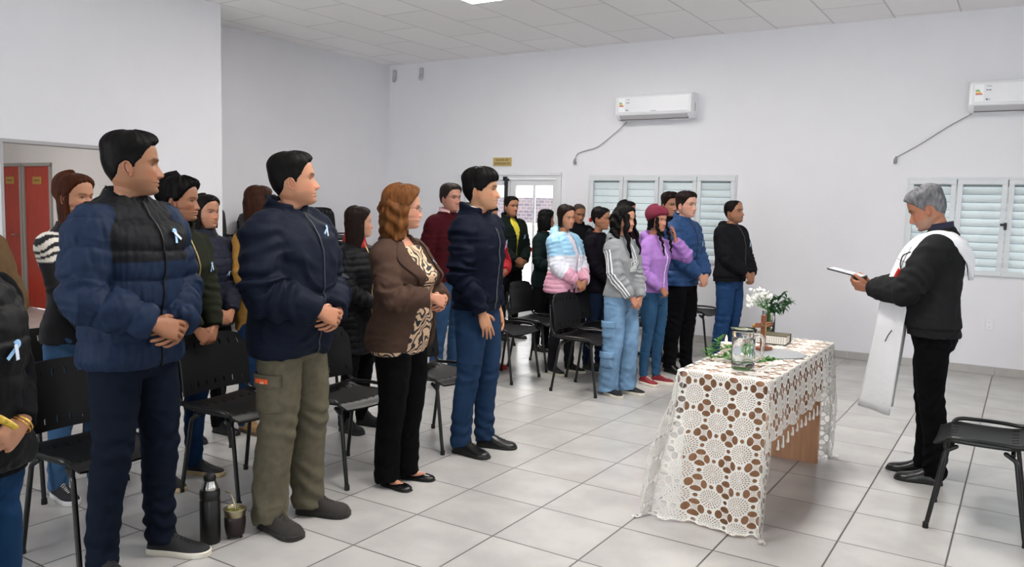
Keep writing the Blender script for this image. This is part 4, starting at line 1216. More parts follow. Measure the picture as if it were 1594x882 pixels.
# ---- red corridor doors
redw = mat('red_door_wood', '#a5382a', .42, noise=.16, nscale=7, vec=(4, 4, .5))
metalf = mat('door_frame_grey', '#9a9a98', .5)
brass = mat('brass_plate', '#b99a4e', .35, metal=.6)
for i, (a, b, s) in enumerate(((-12.36, -11.74, 'BAÑO'), (-11.70, -10.98, 'OFICINA'))):
    mb = MB(); mb.box(a, b, 5.84, 5.90, 1.95-.01, 1.96+.025); mb.box(a, a+.04, 5.84, 5.90, 0, 1.95); mb.box(b-.04, b, 5.84, 5.90, 0, 1.95)
    d = struct('door_%d' % (i+2), mb, metalf)
    mb = MB(); mb.box(a+.04, b-.04, 5.86, 5.90, .01, 1.94, .003); lf = mb.build('door_leaf', redw, d)
    c = (a+b)/2; mb = MB(); mb.box(c-.11, c+.11, 5.852, 5.86, 1.70, 1.80, .002); pl = mb.build('name_plate', brass, lf)
    mb = MB()
    for z, w in ((1.765, .07), (1.735, .085)):
        pass
    mb.box(c-.07, c+.07, 5.850, 5.852, 1.742, 1.757); mb.build('plate_engraving', mat('engraving', '#6a5426', .6), pl)
    mb = MB(); mb.shell(tube([(b-.10, 5.86, 1.0), (b-.10, 5.81, 1.0), (b-.12, 5.80, 1.0), (b-.20, 5.80, 1.0)], .009, m=8, n=16)); mb.build('door_handle', mat('handle_steel', '#a0a0a0', .3, metal=.9), lf)
o = thing('bench', 'low brown wooden bench end against the left red corridor door', 'bench', (-12.35, 5.55, 0))
mb = MB(); mb.box(-.5, .5, -.18, .18, .34, .375, .004); mb.build('seat', mat('bench_wood', '#5a3626', .5), o)
for sx in (-.45, .45):
    mb = MB(); mb.box(sx-.03, sx+.03, -.15, .15, 0, .34); mb.build('leg', mat('bench_wood', '#5a3626', .5), o)

# ---- emergency exit sign
sg = thing('sign', 'small brass sign above the glazed door reading salida de emergencia', 'sign', (-6.10, YB-.006, 2.155))
mb = MB(); mb.box(-.15, .15, -.004, .006, -.058, .058, .002); bp = mb.build('plate', mat('sign_gold', '#c9b074', .4, metal=.35), sg)
for s, z in (('SALIDA DE', .024), ('EMERGENCIA', -.024)):
    t = text_mesh('lettering', s, .042, mat('sign_letters', '#5a4a26', .6), bp, .002); t.matrix_local = Matrix.Translation((0, -.005, z))@Matrix.Rotation(PI/2, 4, 'X')

# ---- air conditioners with cable and socket
acw = mat('ac_white', '#e6e7ea', .25); acg = mat('ac_grey', '#b9b9bb', .5)
def aircon(cx, zc, label, w=.96):
    r = thing('air_conditioner', label, 'air conditioner', (cx, YB, zc))
    h = .295; prof = [(-.0, h/2), (-.16, h/2), (-.195, h/2-.012), (-.212, h/2-.045), (-.215, 0), (-.212, -h/2+.09), (-.200, -h/2+.055), (-.12, -h/2), (0, -h/2)]
    P = catmull(np.array(prof), 40)
    R = [np.stack([np.full(40, x), P[:, 0]*k, P[:, 1]*k2], 1) for x, k, k2 in ((-w/2, .93, .95), (-w/2+.006, .985, .99), (-w/2+.02, 1, 1), (w/2-.02, 1, 1), (w/2-.006, .985, .99), (w/2, .93, .95))]
    V, F = loft(R); o = link('body', mesh_np('body', V, F), acw, r); sharp(o.data, 50)
    mb = MB(); mb.box(-w/2+.03, w/2-.03, -.2185, -.205, -h/2+.078, h/2-.03, .005); fp = mb.build('front_panel', acw, r)
    mb = MB(); M = np.array(Matrix.Translation((0, -.175, -h/2+.028))@Matrix.Rotation(math.radians(-42), 4, 'X')); q = MB(); q.box(-w/2+.05, w/2-.05, -.038, .038, -.004, .004, .002); q.xf(M); q.build('vane', acg, r)
    q = MB(); q.box(-w/2+.05, w/2-.05, -.006, .006, -.006, .006); q.xf(np.array(Matrix.Translation((0, -.150, -h/2+.004)))); q.build('air_slot', mat('slot_dark', '#4a3f3d', .7), r)
    q = MB()
    for k in range(8): q.box(w/2-.001, w/2+.001, -.10, -.06, -.02+k*.012-.04, -.014+k*.012-.04)
    q.build('side_grille', mat('grille_dark', '#7a7a7c', .6), r)
    # energy sticker: coloured steps on white paper
    q = MB(); q.box(-w/2+.05, -w/2+.125, -.2195, -.2186, -.055, .105); st = q.build('energy_sticker', mat('sticker_paper', '#eceef0', .5), fp)
    for k, c in enumerate(('#3f9a4a', '#8ab83c', '#e8c33c', '#d88432', '#c23a30')):
        q = MB(); z = .055-k*.010; q.box(-w/2+.056, -w/2+.088+k*.007, -.2202, -.2196, z-.008, z); q.build('sticker_band', mat('band'+c, c, .5), st)
    q = MB(); q.box(-w/2+.14, -w/2+.20, -.2195, -.2186, .02, .10); q.box(-w/2+.14, -w/2+.19, -.2195, -.2186, -.055, .0)
    s2 = q.build('data_sticker', mat('sticker_paper2', '#dfe1e6', .5), fp)
    q = MB()
    for (a, b, c_, d) in ((.146, .162, .045, .055), (.168, .186, .045, .055), (.146, .164, -.045, -.030), (.172, .180, -.045, -.035), (.148, .19, .085, .089)): q.box(-w/2+a, -w/2+b, -.2202, -.2196, c_, d)
    q.build('sticker_print', mat('print_dark', '#6a6674', .6), s2)
    q = MB(); q.box(-.02, .055, -.2195, -.2186, -.0575, -.0495); q.build('maker_mark', mat('maker_mark', '#9a9aa2', .5), fp)
    return r
aircon(-3.865, 2.775, 'white wall air conditioner above the first shuttered window')
aircon(-.11, 2.72, 'white wall air conditioner cut by the right edge of the photo')
def socket(name, label, cat, x, z, plug):
    r = thing(name, label, cat, (x, YB, z)); q = MB(); q.box(-.036, .036, -.009, .0, -.058, .058, .003); pl = q.build('plate', mat('socket_white', '#e2e2e6', .4), r)
    q = MB(); q.box(-.022, .022, -.012, -.009, -.044, .044, .002); md = q.build('module', mat('socket_white', '#e2e2e6', .4), pl)
    q = MB()
    for zz in (-.022, .022):
        for k in range(3):
            a = math.radians(90+120*k); q.shell(tube([(.007*math.cos(a), -.0125, zz+.007*math.sin(a)), (.007*math.cos(a), -.0118, zz+.007*math.sin(a))], .0022, m=8, n=2))
    q.build('socket_hole', mat('socket_dark', '#3a3a40', .6), md)
    return r
socket('socket', 'white wall socket with the plugged cable left of the first window', 'socket', -4.975, 2.165, 1)
socket('socket', 'white wall socket with the plugged cable above the right window', 'socket', -1.225, 2.13, 1)
socket('socket', 'white double wall socket low behind the man in the white stole', 'socket', -.275, .50, 0)
cabm = mat('cable_grey', '#8f8f93', .5)
def cable(label, pts, plugp):
    r = thing('power_cable', label, 'cable', (plugp[0], YB, plugp[1])); P = np.array([(x-plugp[0], -.012-dy, z-plugp[1]) for x, z, dy in pts])
    q = MB(); q.shell(tube(P, .0055, m=8, n=70)); q.build('cord', cabm, r)
    q = MB(); q.shell(tube([(0, -.010, -.03), (0, -.034, -.028), (.002, -.040, .0), (.006, -.034, .03)], [.014, .018, .016, .007], m=12, n=16, round_end=(True, True))); q.build('plug', cabm, r)
cable('grey cable drooping from the middle air conditioner to its socket', [(-4.25, 2.63, .03), (-4.36, 2.54, .02), (-4.55, 2.40, .012), (-4.68, 2.32, .012), (-4.82, 2.285, .012), (-4.93, 2.25, .014), (-4.968, 2.20, .02)], (-4.975, 2.155))
cable('grey cable running straight from the right air conditioner to its socket', [(-.56, 2.57, .03), (-.75, 2.46, .015), (-.98, 2.30, .012), (-1.14, 2.20, .012), (-1.20, 2.165, .018), (-1.215, 2.15, .02)], (-1.225, 2.13))
# small ceiling-line brackets in the far corner
for (x, y, lab) in ((-8.02, YB-.03, 'small grey bracket tucked into the far ceiling corner'), (-7.52, YB-.03, 'small grey bracket right of the far ceiling corner')):
    r = thing('wall_bracket', lab, 'bracket', (x, YB, HC-.12)); q = MB(); q.box(-.035, .035, -.03, 0, -.07, .05, .01); q.shell(tube([(0, -.02, -.06), (0, -.03, -.10)], .028, m=12, n=3, round_end=(True, True))); q.build('bracket_body', mat('bracket_pale', '#b5b3b4', .6), r)

# ---- ceiling light panels
def panel_light(x, y, label, group=None):
    r = thing('ceiling_light', label, 'ceiling light', (x, y, HC), 0, group)
    q = MB(); q.box(-.297, .297, -.297, -.277, -.014, 0); q.box(-.297, .297, .277, .297, -.014, 0); q.box(-.297, -.277, -.277, .277, -.014, 0); q.box(.277, .297, -.277, .277, -.014, 0); q.build('frame', mat('lamp_frame', '#e4e4e6', .4), r)
    q = MB(); q.box(-.277, .277, -.277, .277, -.010, -.004); q.build('diffuser', mat('lamp_diffuser', '#ffffff', .6, emit='#fffaf4', estr=LAMP), r)
panel_light(-4.59, 6.53, 'square lit ceiling panel, its corner showing at the top of the photo')
cl_ = thing('ceiling_light', 'round lamp added out of view to brighten the side corridor', 'ceiling light', (-10.2, 3.6, 2.75))
V, F = lathe([(0, -.06), (.12, -.055), (.16, -.03), (.165, 0)], 32); link('diffuser', mesh_np('diffuser', V, F), mat('corridor_fill_lamp', '#ffffff', .6, emit='#fff6ea', estr=100), cl_)  # unseen lamp, added because the corridor came out too dark
panel_light(-1.62, 5.34, 'square lit ceiling panel above the far end of the table', 'ceiling panels overhead'); panel_light(-1.62, 2.96, 'square lit ceiling panel above the floor before the table', 'ceiling panels overhead')

# ------------------------------------------------------------------ chairs
plast = mat('black_chair_plastic', '#0c0c0d', .45, spec=.32, bump=.25, bscale=220, bdist=.0006); pipe = mat('black_pipe', '#0b0b0c', .3, spec=.5)
def chair_meshes():
    out = {}
    def seat(u, v):
        x = (u-.5)*.455; y = (v-.5)*.42
        z = .452+.010*(2*u-1)**2-.030*sstep(.80, 1.0, v)**1.5*1.0+.012*sstep(.25, 0, v)-.008*np.sin(v*PI)
        xx = x*(1-.08*sstep(.75, 1, v)); return np.stack([xx, y, z], -1)
    def hs(i, j): return ((j >= 33) & (j <= 35) | (j >= 6) & (j <= 8)) & (i % 6 == 4) & (i > 3) & (i < 42)
    V, F = panel(seat, 46, 42, .009, lambda i, j: hs(i, j)); out['seat'] = (V, F)
    def back(u, v):
        z = .515+v*.305; w = .455*(1-.16*sstep(.72, 1.0, v)**2); x = (u-.5)*w
        zz = z-.022*(2*u-1)**4*sstep(.5, 1, v)
        y = -.205-.05*v+.030*(2*u-1)**2-.0+.006*np.sin(v*PI); return np.stack([x, y, zz], -1)
    def hb(i, j): return ((j >= 3) & (j <= 5) | (j >= 24) & (j <= 26)) & (i % 6 == 4) & (i > 3) & (i < 42)
    V, F = panel(back, 46, 31, .010, lambda i, j: hb(i, j)); out['backrest'] = (V, F)
    fr = MB()
    for s in (-1, 1):
        fr.shell(tube([(s*.20, -.17, .40), (s*.222, -.185, .455), (s*.226, -.20, .52), (s*.215, -.232, .62), (s*.205, -.25, .73)], .0105, m=12, n=26, round_end=(True, True)))
    out['back_upright'] = None
    return out
CM = chair_meshes()
def make_chair(label, group=None):
    r = thing('stacking_chair', label, 'chair', (0, 0, 0), 0, group)
    so = link('seat', mesh_np('seat', *CM['seat']), plast, r); sharp(so.data, 40)
    bo = link('backrest', mesh_np('backrest', *CM['backrest']), plast, r); sharp(bo.data, 40)
    for y in (.13, -.13):
        q = MB(); q.shell(tube([(-.20, y, .425), (.20, y, .425)], .010, m=10, n=4)); q.build('crossbar', pipe, r, smooth=True)
    for s in (-1, 1):
        q = MB(); q.shell(tube([(s*.205, .15, .40), (s*.212, .155, .445), (s*.232, .13, .474), (s*.243, .04, .480), (s*.243, -.08, .480), (s*.236, -.155, .478), (s*.228, -.195, .50), (s*.215, -.228, .60), (s*.205, -.243, .72)], .0105, m=12, n=46, round_end=(True, True))); q.build('side_rail', pipe, r, smooth=True)
        q = MB(); q.shell(tube([(s*.200, .11, .428), (s*.206, .155, .40), (s*.214, .185, .20), (s*.222, .215, .012)], .0112, m=12, n=18, round_end=(True, False), spline=False)); lg = q.build('leg', pipe, r, smooth=True)
        q = MB(); q.shell(lathe([(.014, 0), (.0145, .004), (.0135, .028), (.011, .032)], 14, s*.2225, .2165)); q.build('rubber_foot', mat('rubber', '#0b0b0c', .7), lg, smooth=True)
        q = MB(); q.shell(tube([(s*.200, -.10, .428), (s*.206, -.145, .40), (s*.214, -.175, .20), (s*.222, -.205, .012)], .0112, m=12, n=18, round_end=(True, False), spline=False)); lg = q.build('leg', pipe, r, smooth=True)
        q = MB(); q.shell(lathe([(.014, 0), (.0145, .004), (.0135, .028), (.011, .032)], 14, s*.2225, -.2065)); q.build('rubber_foot', mat('rubber', '#0b0b0c', .7), lg, smooth=True)
    return r
def copy_tree(o, parent=None):
    c = o.copy(); COL.objects.link(c)
    if parent: c.parent = parent
    for ch in list(o.children): copy_tree(ch, c)
    return c
_c0 = None
def chair(x, y, rz, label, group=None, z=0.0):
    """rz: compass of the seat front, 0 = towards +X"""
    global _c0
    if _c0 is None: _c0 = c = make_chair(label, group)
    else:
        c = copy_tree(_c0); c['label'] = label
        if 'group' in c.keys(): del c['group']
        if group: c['group'] = group
    c.location = (x, y, z); c.rotation_euler = (0, 0, math.radians(rz-90))
    return c
chair(-.12, 4.665, 180, 'black stacking chair standing alone in front, behind the man in the stole')
chair(-3.38, 1.97, 2, 'nearest black chair, standing behind the man in the two-tone puffer jacket')
chair(-3.50, 2.84, 4, 'black chair behind the man in olive cargo trousers, beside the black flask')
chair(-3.23, 3.36, 0, 'black chair between olive cargo trousers and the brown blazer')
chair(-3.20, 4.17, 0, 'black chair between the brown blazer and the man in blue jeans')
chair(-3.13, 6.14, 0, 'black chair standing in front of the woman in the pastel striped puffer')
chair(-3.30, 6.72, 0, 'black chair behind the girl in light cargo jeans')
chair(-3.32, 7.38, 0, 'black chair behind the girl in the purple hoodie')
chair(-3.30, 8.00, 0, 'black chair behind the man in the light blue puffer jacket')
chair(-3.06, 8.66, 0, 'farthest black chair, by the man in the charcoal hoodie near the window wall')
chair(-3.93, 6.13, -2, 'black chair in the second row just right of the man with folded collar')
chair(-3.98, 6.78, 2, 'black second row chair before the green-coated man and pastel puffer')
chair(-4.30, 2.32, 0, 'black second row chair behind the woman in the zebra blouse')
chair(-4.35, 3.05, 0, 'black second row chair behind the woman in the olive jacket')
chair(-4.20, 4.30, 0, 'black second row chair behind the woman in the long dark puffer')
chair(-4.95, 6.75, 0, 'black third row chair beside the red shoes')
chair(-5.0, 7.4, 0, 'black third row chair near the glazed door')
for si, (x, y, rz, n) in enumerate(((-7.62, 5.93, 0, 9), (-7.68, 6.62, 0, 8), (-7.66, 7.72, 0, 9))):
    names = ('in the stack half hidden by the wall corner', 'in the lower stack behind the long auburn hair', 'in the stack right of the navy jacket')[si]
    ordn = ['topmost', 'second', 'third', 'fourth', 'fifth', 'sixth', 'seventh', 'eighth', 'ninth']
    for k in range(n):
        o_ = ordn[n-1-k]; chair(x-.004*k, y, rz, ('topmost black chair ' if k == n-1 else o_+' black chair from the top ')+names, 'chairs of the wall stack %s' % ('at the corner', 'in the middle', 'on the right')[si], z=k*.083)

# ------------------------------------------------------------------ table, lace cloth
woodm = mat('walnut_laminate', '#a87c5c', .45, noise=.16, nscale=5, vec=(9, 9, .6), bump=.08, bscale=60)
TX0, TX1, TY0, TY1, TZ = -1.425, -.985, 3.83, 5.29, .755
tb = thing('table', 'brown wood laminate table under the crochet cloth', 'table', ((TX0+TX1)/2, (TY0+TY1)/2, 0))
hw = (TX1-TX0)/2; hl = (TY1-TY0)/2
q = MB(); q.box(-hw+.01, hw-.01, -hl+.01, hl-.01, TZ-.03, TZ-.003, .002); q.build('tabletop', woodm, tb)
for y in (-hl+.04, hl-.10):
    q = MB(); q.box(-hw+.02, hw-.03, y, y+.025, .0, TZ-.03, .001); q.build('side_panel', woodm, tb)
q = MB(); q.box(-hw+.03, -hw+.048, -hl+.065, hl-.10, .38, TZ-.03); q.build('modesty_panel', woodm, tb)

def lace_mat():
    m = bpy.data.materials.new('crochet_lace'); m.use_nodes = True; nt = m.node_tree; N = nt.nodes; L = nt.links; b = N['Principled BSDF']
    b.inputs['Base Color'].default_value = (*lin('#dcd9d2'), 1); b.inputs['Roughness'].default_value = .85
    uv = N.new('ShaderNodeUVMap'); uv.uv_map = 'UVMap'; sx = N.new('ShaderNodeSeparateXYZ')
    def mth(op, *a):
        n = N.new('ShaderNodeMath'); n.operation = op
        for i, v in enumerate(a):
            if isinstance(v, (int, float)): n.inputs[i].default_value = v
            else: L.new(v, n.inputs[i])
        return n.outputs[0]
    nzv = N.new('ShaderNodeTexNoise'); nzv.inputs['Scale'].default_value = 14; L.new(uv.outputs[0], nzv.inputs['Vector'])
    vs = N.new('ShaderNodeVectorMath'); vs.operation = 'SCALE'; vs.inputs['Scale'].default_value = .012; L.new(nzv.outputs['Color'], vs.inputs[0])
    va = N.new('ShaderNodeVectorMath'); va.operation = 'ADD'; L.new(uv.outputs[0], va.inputs[0]); L.new(vs.outputs[0], va.inputs[1]); L.new(va.outputs[0], sx.inputs[0])
    p = .126
    a = mth('SUBTRACT', mth('FRACT', mth('DIVIDE', sx.outputs[0], p)), .5); bb = mth('SUBTRACT', mth('FRACT', mth('DIVIDE', sx.outputs[1], p)), .5)
    aa = mth('ABSOLUTE', a); ab = mth('ABSOLUTE', bb); A = mth('SUBTRACT', .5, aa); B = mth('SUBTRACT', .5, ab)
    def ell(x, cx, rx, y, cy, ry):
        return mth('ADD', mth('POWER', mth('DIVIDE', mth('SUBTRACT', x, cx), rx), 2), mth('POWER', mth('DIVIDE', mth('SUBTRACT', y, cy), ry), 2))
    e1 = ell(A, 0, .165, B, .225, .115); e2 = ell(B, 0, .165, A, .225, .115); e3 = ell(aa, 0, .062, B, 0, .062); e4 = ell(ab, 0, .062, A, 0, .062)
    e3 = ell(aa, 0, .075, B, 0, .055); e4 = ell(ab, 0, .075, A, 0, .055)
    e5 = ell(A, .5, .08, B, 0, .05)
    mn = mth('MINIMUM', mth('MINIMUM', e1, e2), mth('MINIMUM', ell(A, .5, .075, B, 0, .075), ell(B, .5, .075, A, 0, .075)))
    big = mth('LESS_THAN', mn, 1.0)
    r = mth('SQRT', mth('ADD', mth('POWER', a, 2), mth('POWER', bb, 2))); th = mth('ARCTAN2', bb, a)
    ring = mth('FLOOR', mth('DIVIDE', r, .0925)); s1 = mth('SINE', mth('ADD', mth('MULTIPLY', th, mth('ADD', 6, mth('MULTIPLY', ring, 6))), ring)); s2 = mth('SINE', mth('MULTIPLY', r, PI/.0925))
    fine = mth('MULTIPLY', mth('GREATER_THAN', mth('MULTIPLY', s1, mth('ABSOLUTE', s2)), .38), mth('MULTIPLY', mth('LESS_THAN', r, .375), mth('GREATER_THAN', r, .05)))
    # corner squares: small mesh holes
    s3 = mth('MULTIPLY', mth('SINE', mth('MULTIPLY', A, 95)), mth('SINE', mth('MULTIPLY', B, 95)))
    fine2 = mth('MULTIPLY', mth('GREATER_THAN', mth('ABSOLUTE', s3), .62), mth('LESS_THAN', mth('MAXIMUM', A, B), .10))
    hole = mth('MAXIMUM', mth('MAXIMUM', big, fine), fine2)
    L.new(mth('SUBTRACT', 1.0, hole), b.inputs['Alpha'])
    rim = mth('LESS_THAN', mn, 1.45)
    bp = N.new('ShaderNodeBump'); bp.inputs['Strength'].default_value = .6; bp.inputs['Distance'].default_value = .0015
    L.new(mth('ADD', mth('MULTIPLY', s1, s2), rim), bp.inputs['Height']); L.new(bp.outputs[0], b.inputs['Normal'])
    return m

def cloth():
    OW, OL = .285, .765; nu, nv = 110, 300
    u = np.linspace(-1, 1, nu); v = np.linspace(-1, 1, nv); U, Vv = np.meshgrid(u, v, indexing='ij')
    Wt, Lt = hw+OW, hl+OL
    X = U*Wt; Y = Vv*Lt
    # scalloped outline
    X = X*(1+.028*np.abs(np.sin(PI*Y/.126))*sstep(.93, 1, np.abs(U))); Y = Y*(1+.014*np.abs(np.sin(PI*X/.126))*sstep(.97, 1, np.abs(Vv)))
    uvx, uvy = X.copy(), Y.copy()
    a = np.maximum(np.abs(X)-hw, 0); b = np.maximum(np.abs(Y)-hl, 0); sx = np.sign(X); sy = np.sign(Y)
    px = np.clip(X, -hw, hw); py = np.clip(Y, -hl, hl); z = np.full_like(X, TZ+.004)
    # rounded edge then hang
    rho = np.sqrt(a*a+b*b); drop = np.maximum(rho-.006, 0)
    phi = np.arctan2(b, a+1e-9)
    both = (a > 0)*(b > 0)
    # outward run: hangs nearly plumb with folds; the corners flare
    k = .030+np.where(X > 0, .07, .17)*np.sin(2*phi)**2*both
    run_x = sx*(np.cos(phi)*(rho > 0))*(.010*sstep(0, .01, rho)+drop*k*1.0+.0)
    run_y = sy*(np.sin(phi)*(rho > 0))*(.010*sstep(0, .01, rho)+drop*k*1.0)
    # folds on the short ends
    endf = (b > 0)*sstep(0, .5, drop); q = X/hw
    fold = .020*np.sin(X*24+.6+.8*Y)+.012*np.sin(X*47+2.1)
    run_y = run_y+sy*endf*(fold+.016)
    sidef = (a > 0)*(b <= 0)*sstep(0, .25, drop); run_x = run_x+sx*sidef*(.010*np.sin(Y*19+.4)+.008)
    # the near end spreads sideways towards the floor, leaning left
    run_x = run_x+(b > 0)*sstep(.1, .8, drop)*((-.105*sstep(.3, -1.1, X/hw))+.0*(X/hw))*(sy < 0)
    z = z-drop
    zmin = .004+.012*np.abs(np.sin(X*60+Y*40))
    ex = np.maximum(zmin-z, 0)
    run_y = run_y+sy*(b > 0)*ex*.75; run_x = run_x+sx*both*ex*.5
    z = np.maximum(z, zmin)
    P = np.stack([px+run_x, py+run_y, z], -1)
    P[..., 2] += .0012*np.sin(X*33)*np.cos(Y*21)*(rho == 0)+.0
    idx = np.arange(nu*nv).reshape(nu, nv)
    F = np.stack([idx[:-1, :-1], idx[1:, :-1], idx[1:, 1:], idx[:-1, 1:]], -1).reshape(-1, 4)
    me = mesh_np('crochet_tablecloth', P.reshape(-1, 3), F)
    uvl = me.uv_layers.new(name='UVMap'); li = F.ravel(); UV = np.stack([uvx.ravel()[li]+.063, uvy.ravel()[li]+.02], 1).astype(np.float32); uvl.data.foreach_set('uv', UV.ravel())
    return me
cl = link('crochet_tablecloth', cloth(), lace_mat(), None)
cl.location = ((TX0+TX1)/2, (TY0+TY1)/2, 0); settag(cl, 'white crochet lace cloth draped over the brown table to the floor', 'tablecloth')
q = MB()
for k, y in enumerate(np.arange(-hl+.06, hl-.02, .094)):
    l = .030+.030*random.random(); x = hw+.300*0+.012+.045*.29+.018
    q = MB(); q.shell(tube([(x, y, TZ-.285), (x+.002, y+.004*random.uniform(-1, 1), TZ-.29-l*.6), (x, y, TZ-.29-l)], [.003, .005, .008], m=8, n=8, round_end=(False, True))); q.build('tassel', mat('lace_thread', '#dcd9d2', .85), cl, smooth=True)

# ------------------------------------------------------------------ things on the table
clearg = mat('clear_glass', '#ffffff', .01, trans=1.0, ior=1.45); water = mat('water', '#f4fbff', .0, trans=1.0, ior=1.33)
TT = TZ+.006
j = thing('water_jug', 'clear glass jug full of water at the near end of the table', 'jug', (-1.17, 4.03, TT), math.radians(-15))
h = .205; prof = [(0, 0), (.050, 0), (.056, .004), (.0575, .03), (.058, .10), (.057, .16), (.058, .19), (.061, h), (.0585, h+.001), (.0545, .19), (.0535, .16), (.0545, .10), (.0535, .03), (.048, .018), (0, .016)]
V, F = lathe(prof, 48)
spout = sstep(.16, .205, V[:, 2])*np.exp(-((np.arctan2(V[:, 1], -V[:, 0]))/.35)**2); V[:, 0] -= spout*.018
link('jug_body', mesh_np('jug_body', V, F), clearg, j)
q = MB(); q.shell(tube([(.055, 0, .175), (.085, 0, .185), (.105, 0, .165), (.105, 0, .12), (.095, 0, .075), (.056, 0, .045)], [.009, .008, .008, .008, .008, .009], m=12, n=36)); q.build('handle', clearg, j, smooth=True)
V, F = lathe([(0, .0168), (.0475, .0188), (.0530, .031), (.0540, .10), (.0530, .158), (0, .158)], 40); link('water', mesh_np('water', V, F), water, j)

cd = thing('candle', 'short white lit candle among the green leaves', 'candle', (-1.375, 4.40, TT))
V, F = lathe([(0, 0), (.030, 0), (.031, .003), (.031, .062), (.029, .066), (.020, .062), (0, .060)], 32); link('wax', mesh_np('wax', V, F), mat('candle_wax', '#efe2da', .5), cd)
q = MB(); q.shell(tube([(0, 0, .058), (.001, 0, .072)], .0015, m=6, n=4)); q.build('wick', mat('wick', '#1a1412', .9), cd)
V, F = lathe([(.0002, .068), (.0045, .073), (.0058, .080), (.0042, .090), (.0018, .100), (.0002, .106)], 16); link('flame', mesh_np('flame', V, F), mat('flame', '#ffb050', .5, emit='#ffb45a', estr=14), cd)

leafm = mat('leaf_green', '#3f7a2c', .45, noise=.3, nscale=20); leafd = mat('leaf_dark', '#24502a', .45, noise=.3, nscale=20)
def leaf_shell(P, d, up, L_, w, curl=.25):
    d = Vector(d).normalized(); up = Vector(up); s = d.cross(up).normalized(); n = s.cross(d).normalized(); P = Vector(P)
    V = []; F = []; K_ = 7
    for i in range(K_):
        t = i/(K_-1); ww = w*math.sin(PI*min(t*.92+.06, 1))**.8*(1-.3*t); c = P+d*(L_*t)-n*(curl*L_*t*t)
        for k, o_ in ((-1, .12), (0, 0), (1, .12)): V.append(tuple(c+s*(ww*k)+n*(ww*o_*3)))
        for k, o_ in ((-1, .12), (0, 0), (1, .12)): V.append(tuple(c+s*(ww*k)+n*(ww*o_*3)-n*.0008))
    for i in range(K_-1):
        a = i*6; b = a+6
        F += [(a, a+1, b+1, b), (a+1, a+2, b+2, b+1), (a+3, b+3, b+4, a+4), (a+4, b+4, b+5, a+5), (a, b, b+3, a+3), (a+2, a+5, b+5, b+2)]
    F += [(0, 3, 4, 1), (1, 4, 5, 2)]; a = (K_-1)*6; F += [(a, a+1, a+4, a+3), (a+1, a+2, a+5, a+4)]
    return V, F
rnd = random.Random(3)
fo = thing('leafy_garland', 'green leafy sprigs laid around the candle and the jug', 'garland', (-1.30, 4.25, TT))
stems = [[(-.16, .02, .01), (-.10, .06, .03), (-.02, .08, .05), (.05, .02, .03)], [(-.14, -.04, .012), (-.05, -.07, .02), (.05, -.10, .015), (.13, -.14, .01)], [(-.02, .02, .02), (.02, .10, .06), (.03, .15, .09)], [(.12, -.10, .01), (.19, -.05, .02), (.24, -.0, .03)], [(-.12, .0, .02), (-.09, .02, .06), (-.07, .05, .10)], [(-.05, -.04, .01), (0, -.02, .03), (.06, 0, .05)]]
for st in stems:
    q = MB(); q.shell(tube(st, .0022, m=6, n=14)); sp_ = q.build('stem', leafm, fo, smooth=True)
    C = catmull(np.array(st), 12)
    for i, c in enumerate(C[1:]):
        for s in (-1, 1):
            d = (rnd.uniform(-1, 1), rnd.uniform(-1, 1), rnd.uniform(.05, .8)); q = MB(); q.add(*leaf_shell(c, d, (0, 0, 1), rnd.uniform(.026, .046), rnd.uniform(.008, .013))); q.build('leaf', leafm, sp_, smooth=True)

cr = thing('cross', 'small brown wooden standing cross behind the glass jug', 'cross', (-1.245, 4.66, TT), math.radians(62))
wd = mat('cross_wood', '#7a4a30', .55, noise=.2, nscale=30, vec=(3, 3, .4))
q = MB(); q.box(-.045, .045, -.035, .035, 0, .022, .003); q.build('base', wd, cr)
q = MB(); q.box(-.013, .013, -.011, .011, .02, .205, .002); q.build('upright', wd, cr)
q = MB(); q.box(-.058, .058, -.0125, .0125, .135, .162, .002); q.build('crossbar', wd, cr)
q = MB(); q.shell(tube([(0, -.014, .085), (0, -.016, .118), (0, -.016, .15)], [.004, .006, .004], m=8, n=12, round_end=(True, True))); q.shell(tube([(-.034, -.015, .152), (0, -.016, .143), (.034, -.015, .152)], .003, m=6, n=12)); q.shell(ellipsoid((0, -.018, .156), (.005, .005, .006), 8, 6)); q.build('figure', mat('cross_figure', '#9a7a50', .4, metal=.5), cr, smooth=True)
or_ = thing('figurine', 'tiny golden figure just left of the wooden cross', 'figurine', (-1.315, 4.72, TT))
q = MB(); q.shell(lathe([(0, 0), (.022, 0), (.022, .008), (.008, .014), (.009, .05), (.014, .08), (.012, .10), (.005, .112), (.011, .122), (.011, .134), (0, .142)], 18)); q.build('figurine_body', mat('old_gold', '#8a6a35', .4, metal=.6), or_, smooth=True)

bk = thing('book', 'thick book with white thumb-indexed page edges in front of the vase', 'book', (-1.29, 5.00, TT), math.radians(4))
q = MB(); q.box(-.105, .105, -.075, .075, 0, .004, .001); q.box(-.105, .105, -.075, .075, .048, .053, .001); q.box(-.108, .108, .073, .078, .0, .053, .001); q.build('cover', mat('book_cover', '#4c4630', .5), bk)
q = MB(); q.box(-.100, .100, -.072, .073, .004, .048); pg = q.build('pages', mat('book_pages', '#e9e6de', .8), bk)
q = MB()
for z in (.040, .031, .022, .013):
    for k in range(14): q.box(-.095+k*.0138, -.095+k*.0138+.0085, -.0735, -.0718, z-.0014, z+.0012)
q.build('thumb_index', mat('index_black', '#2a2a2a', .7), pg)

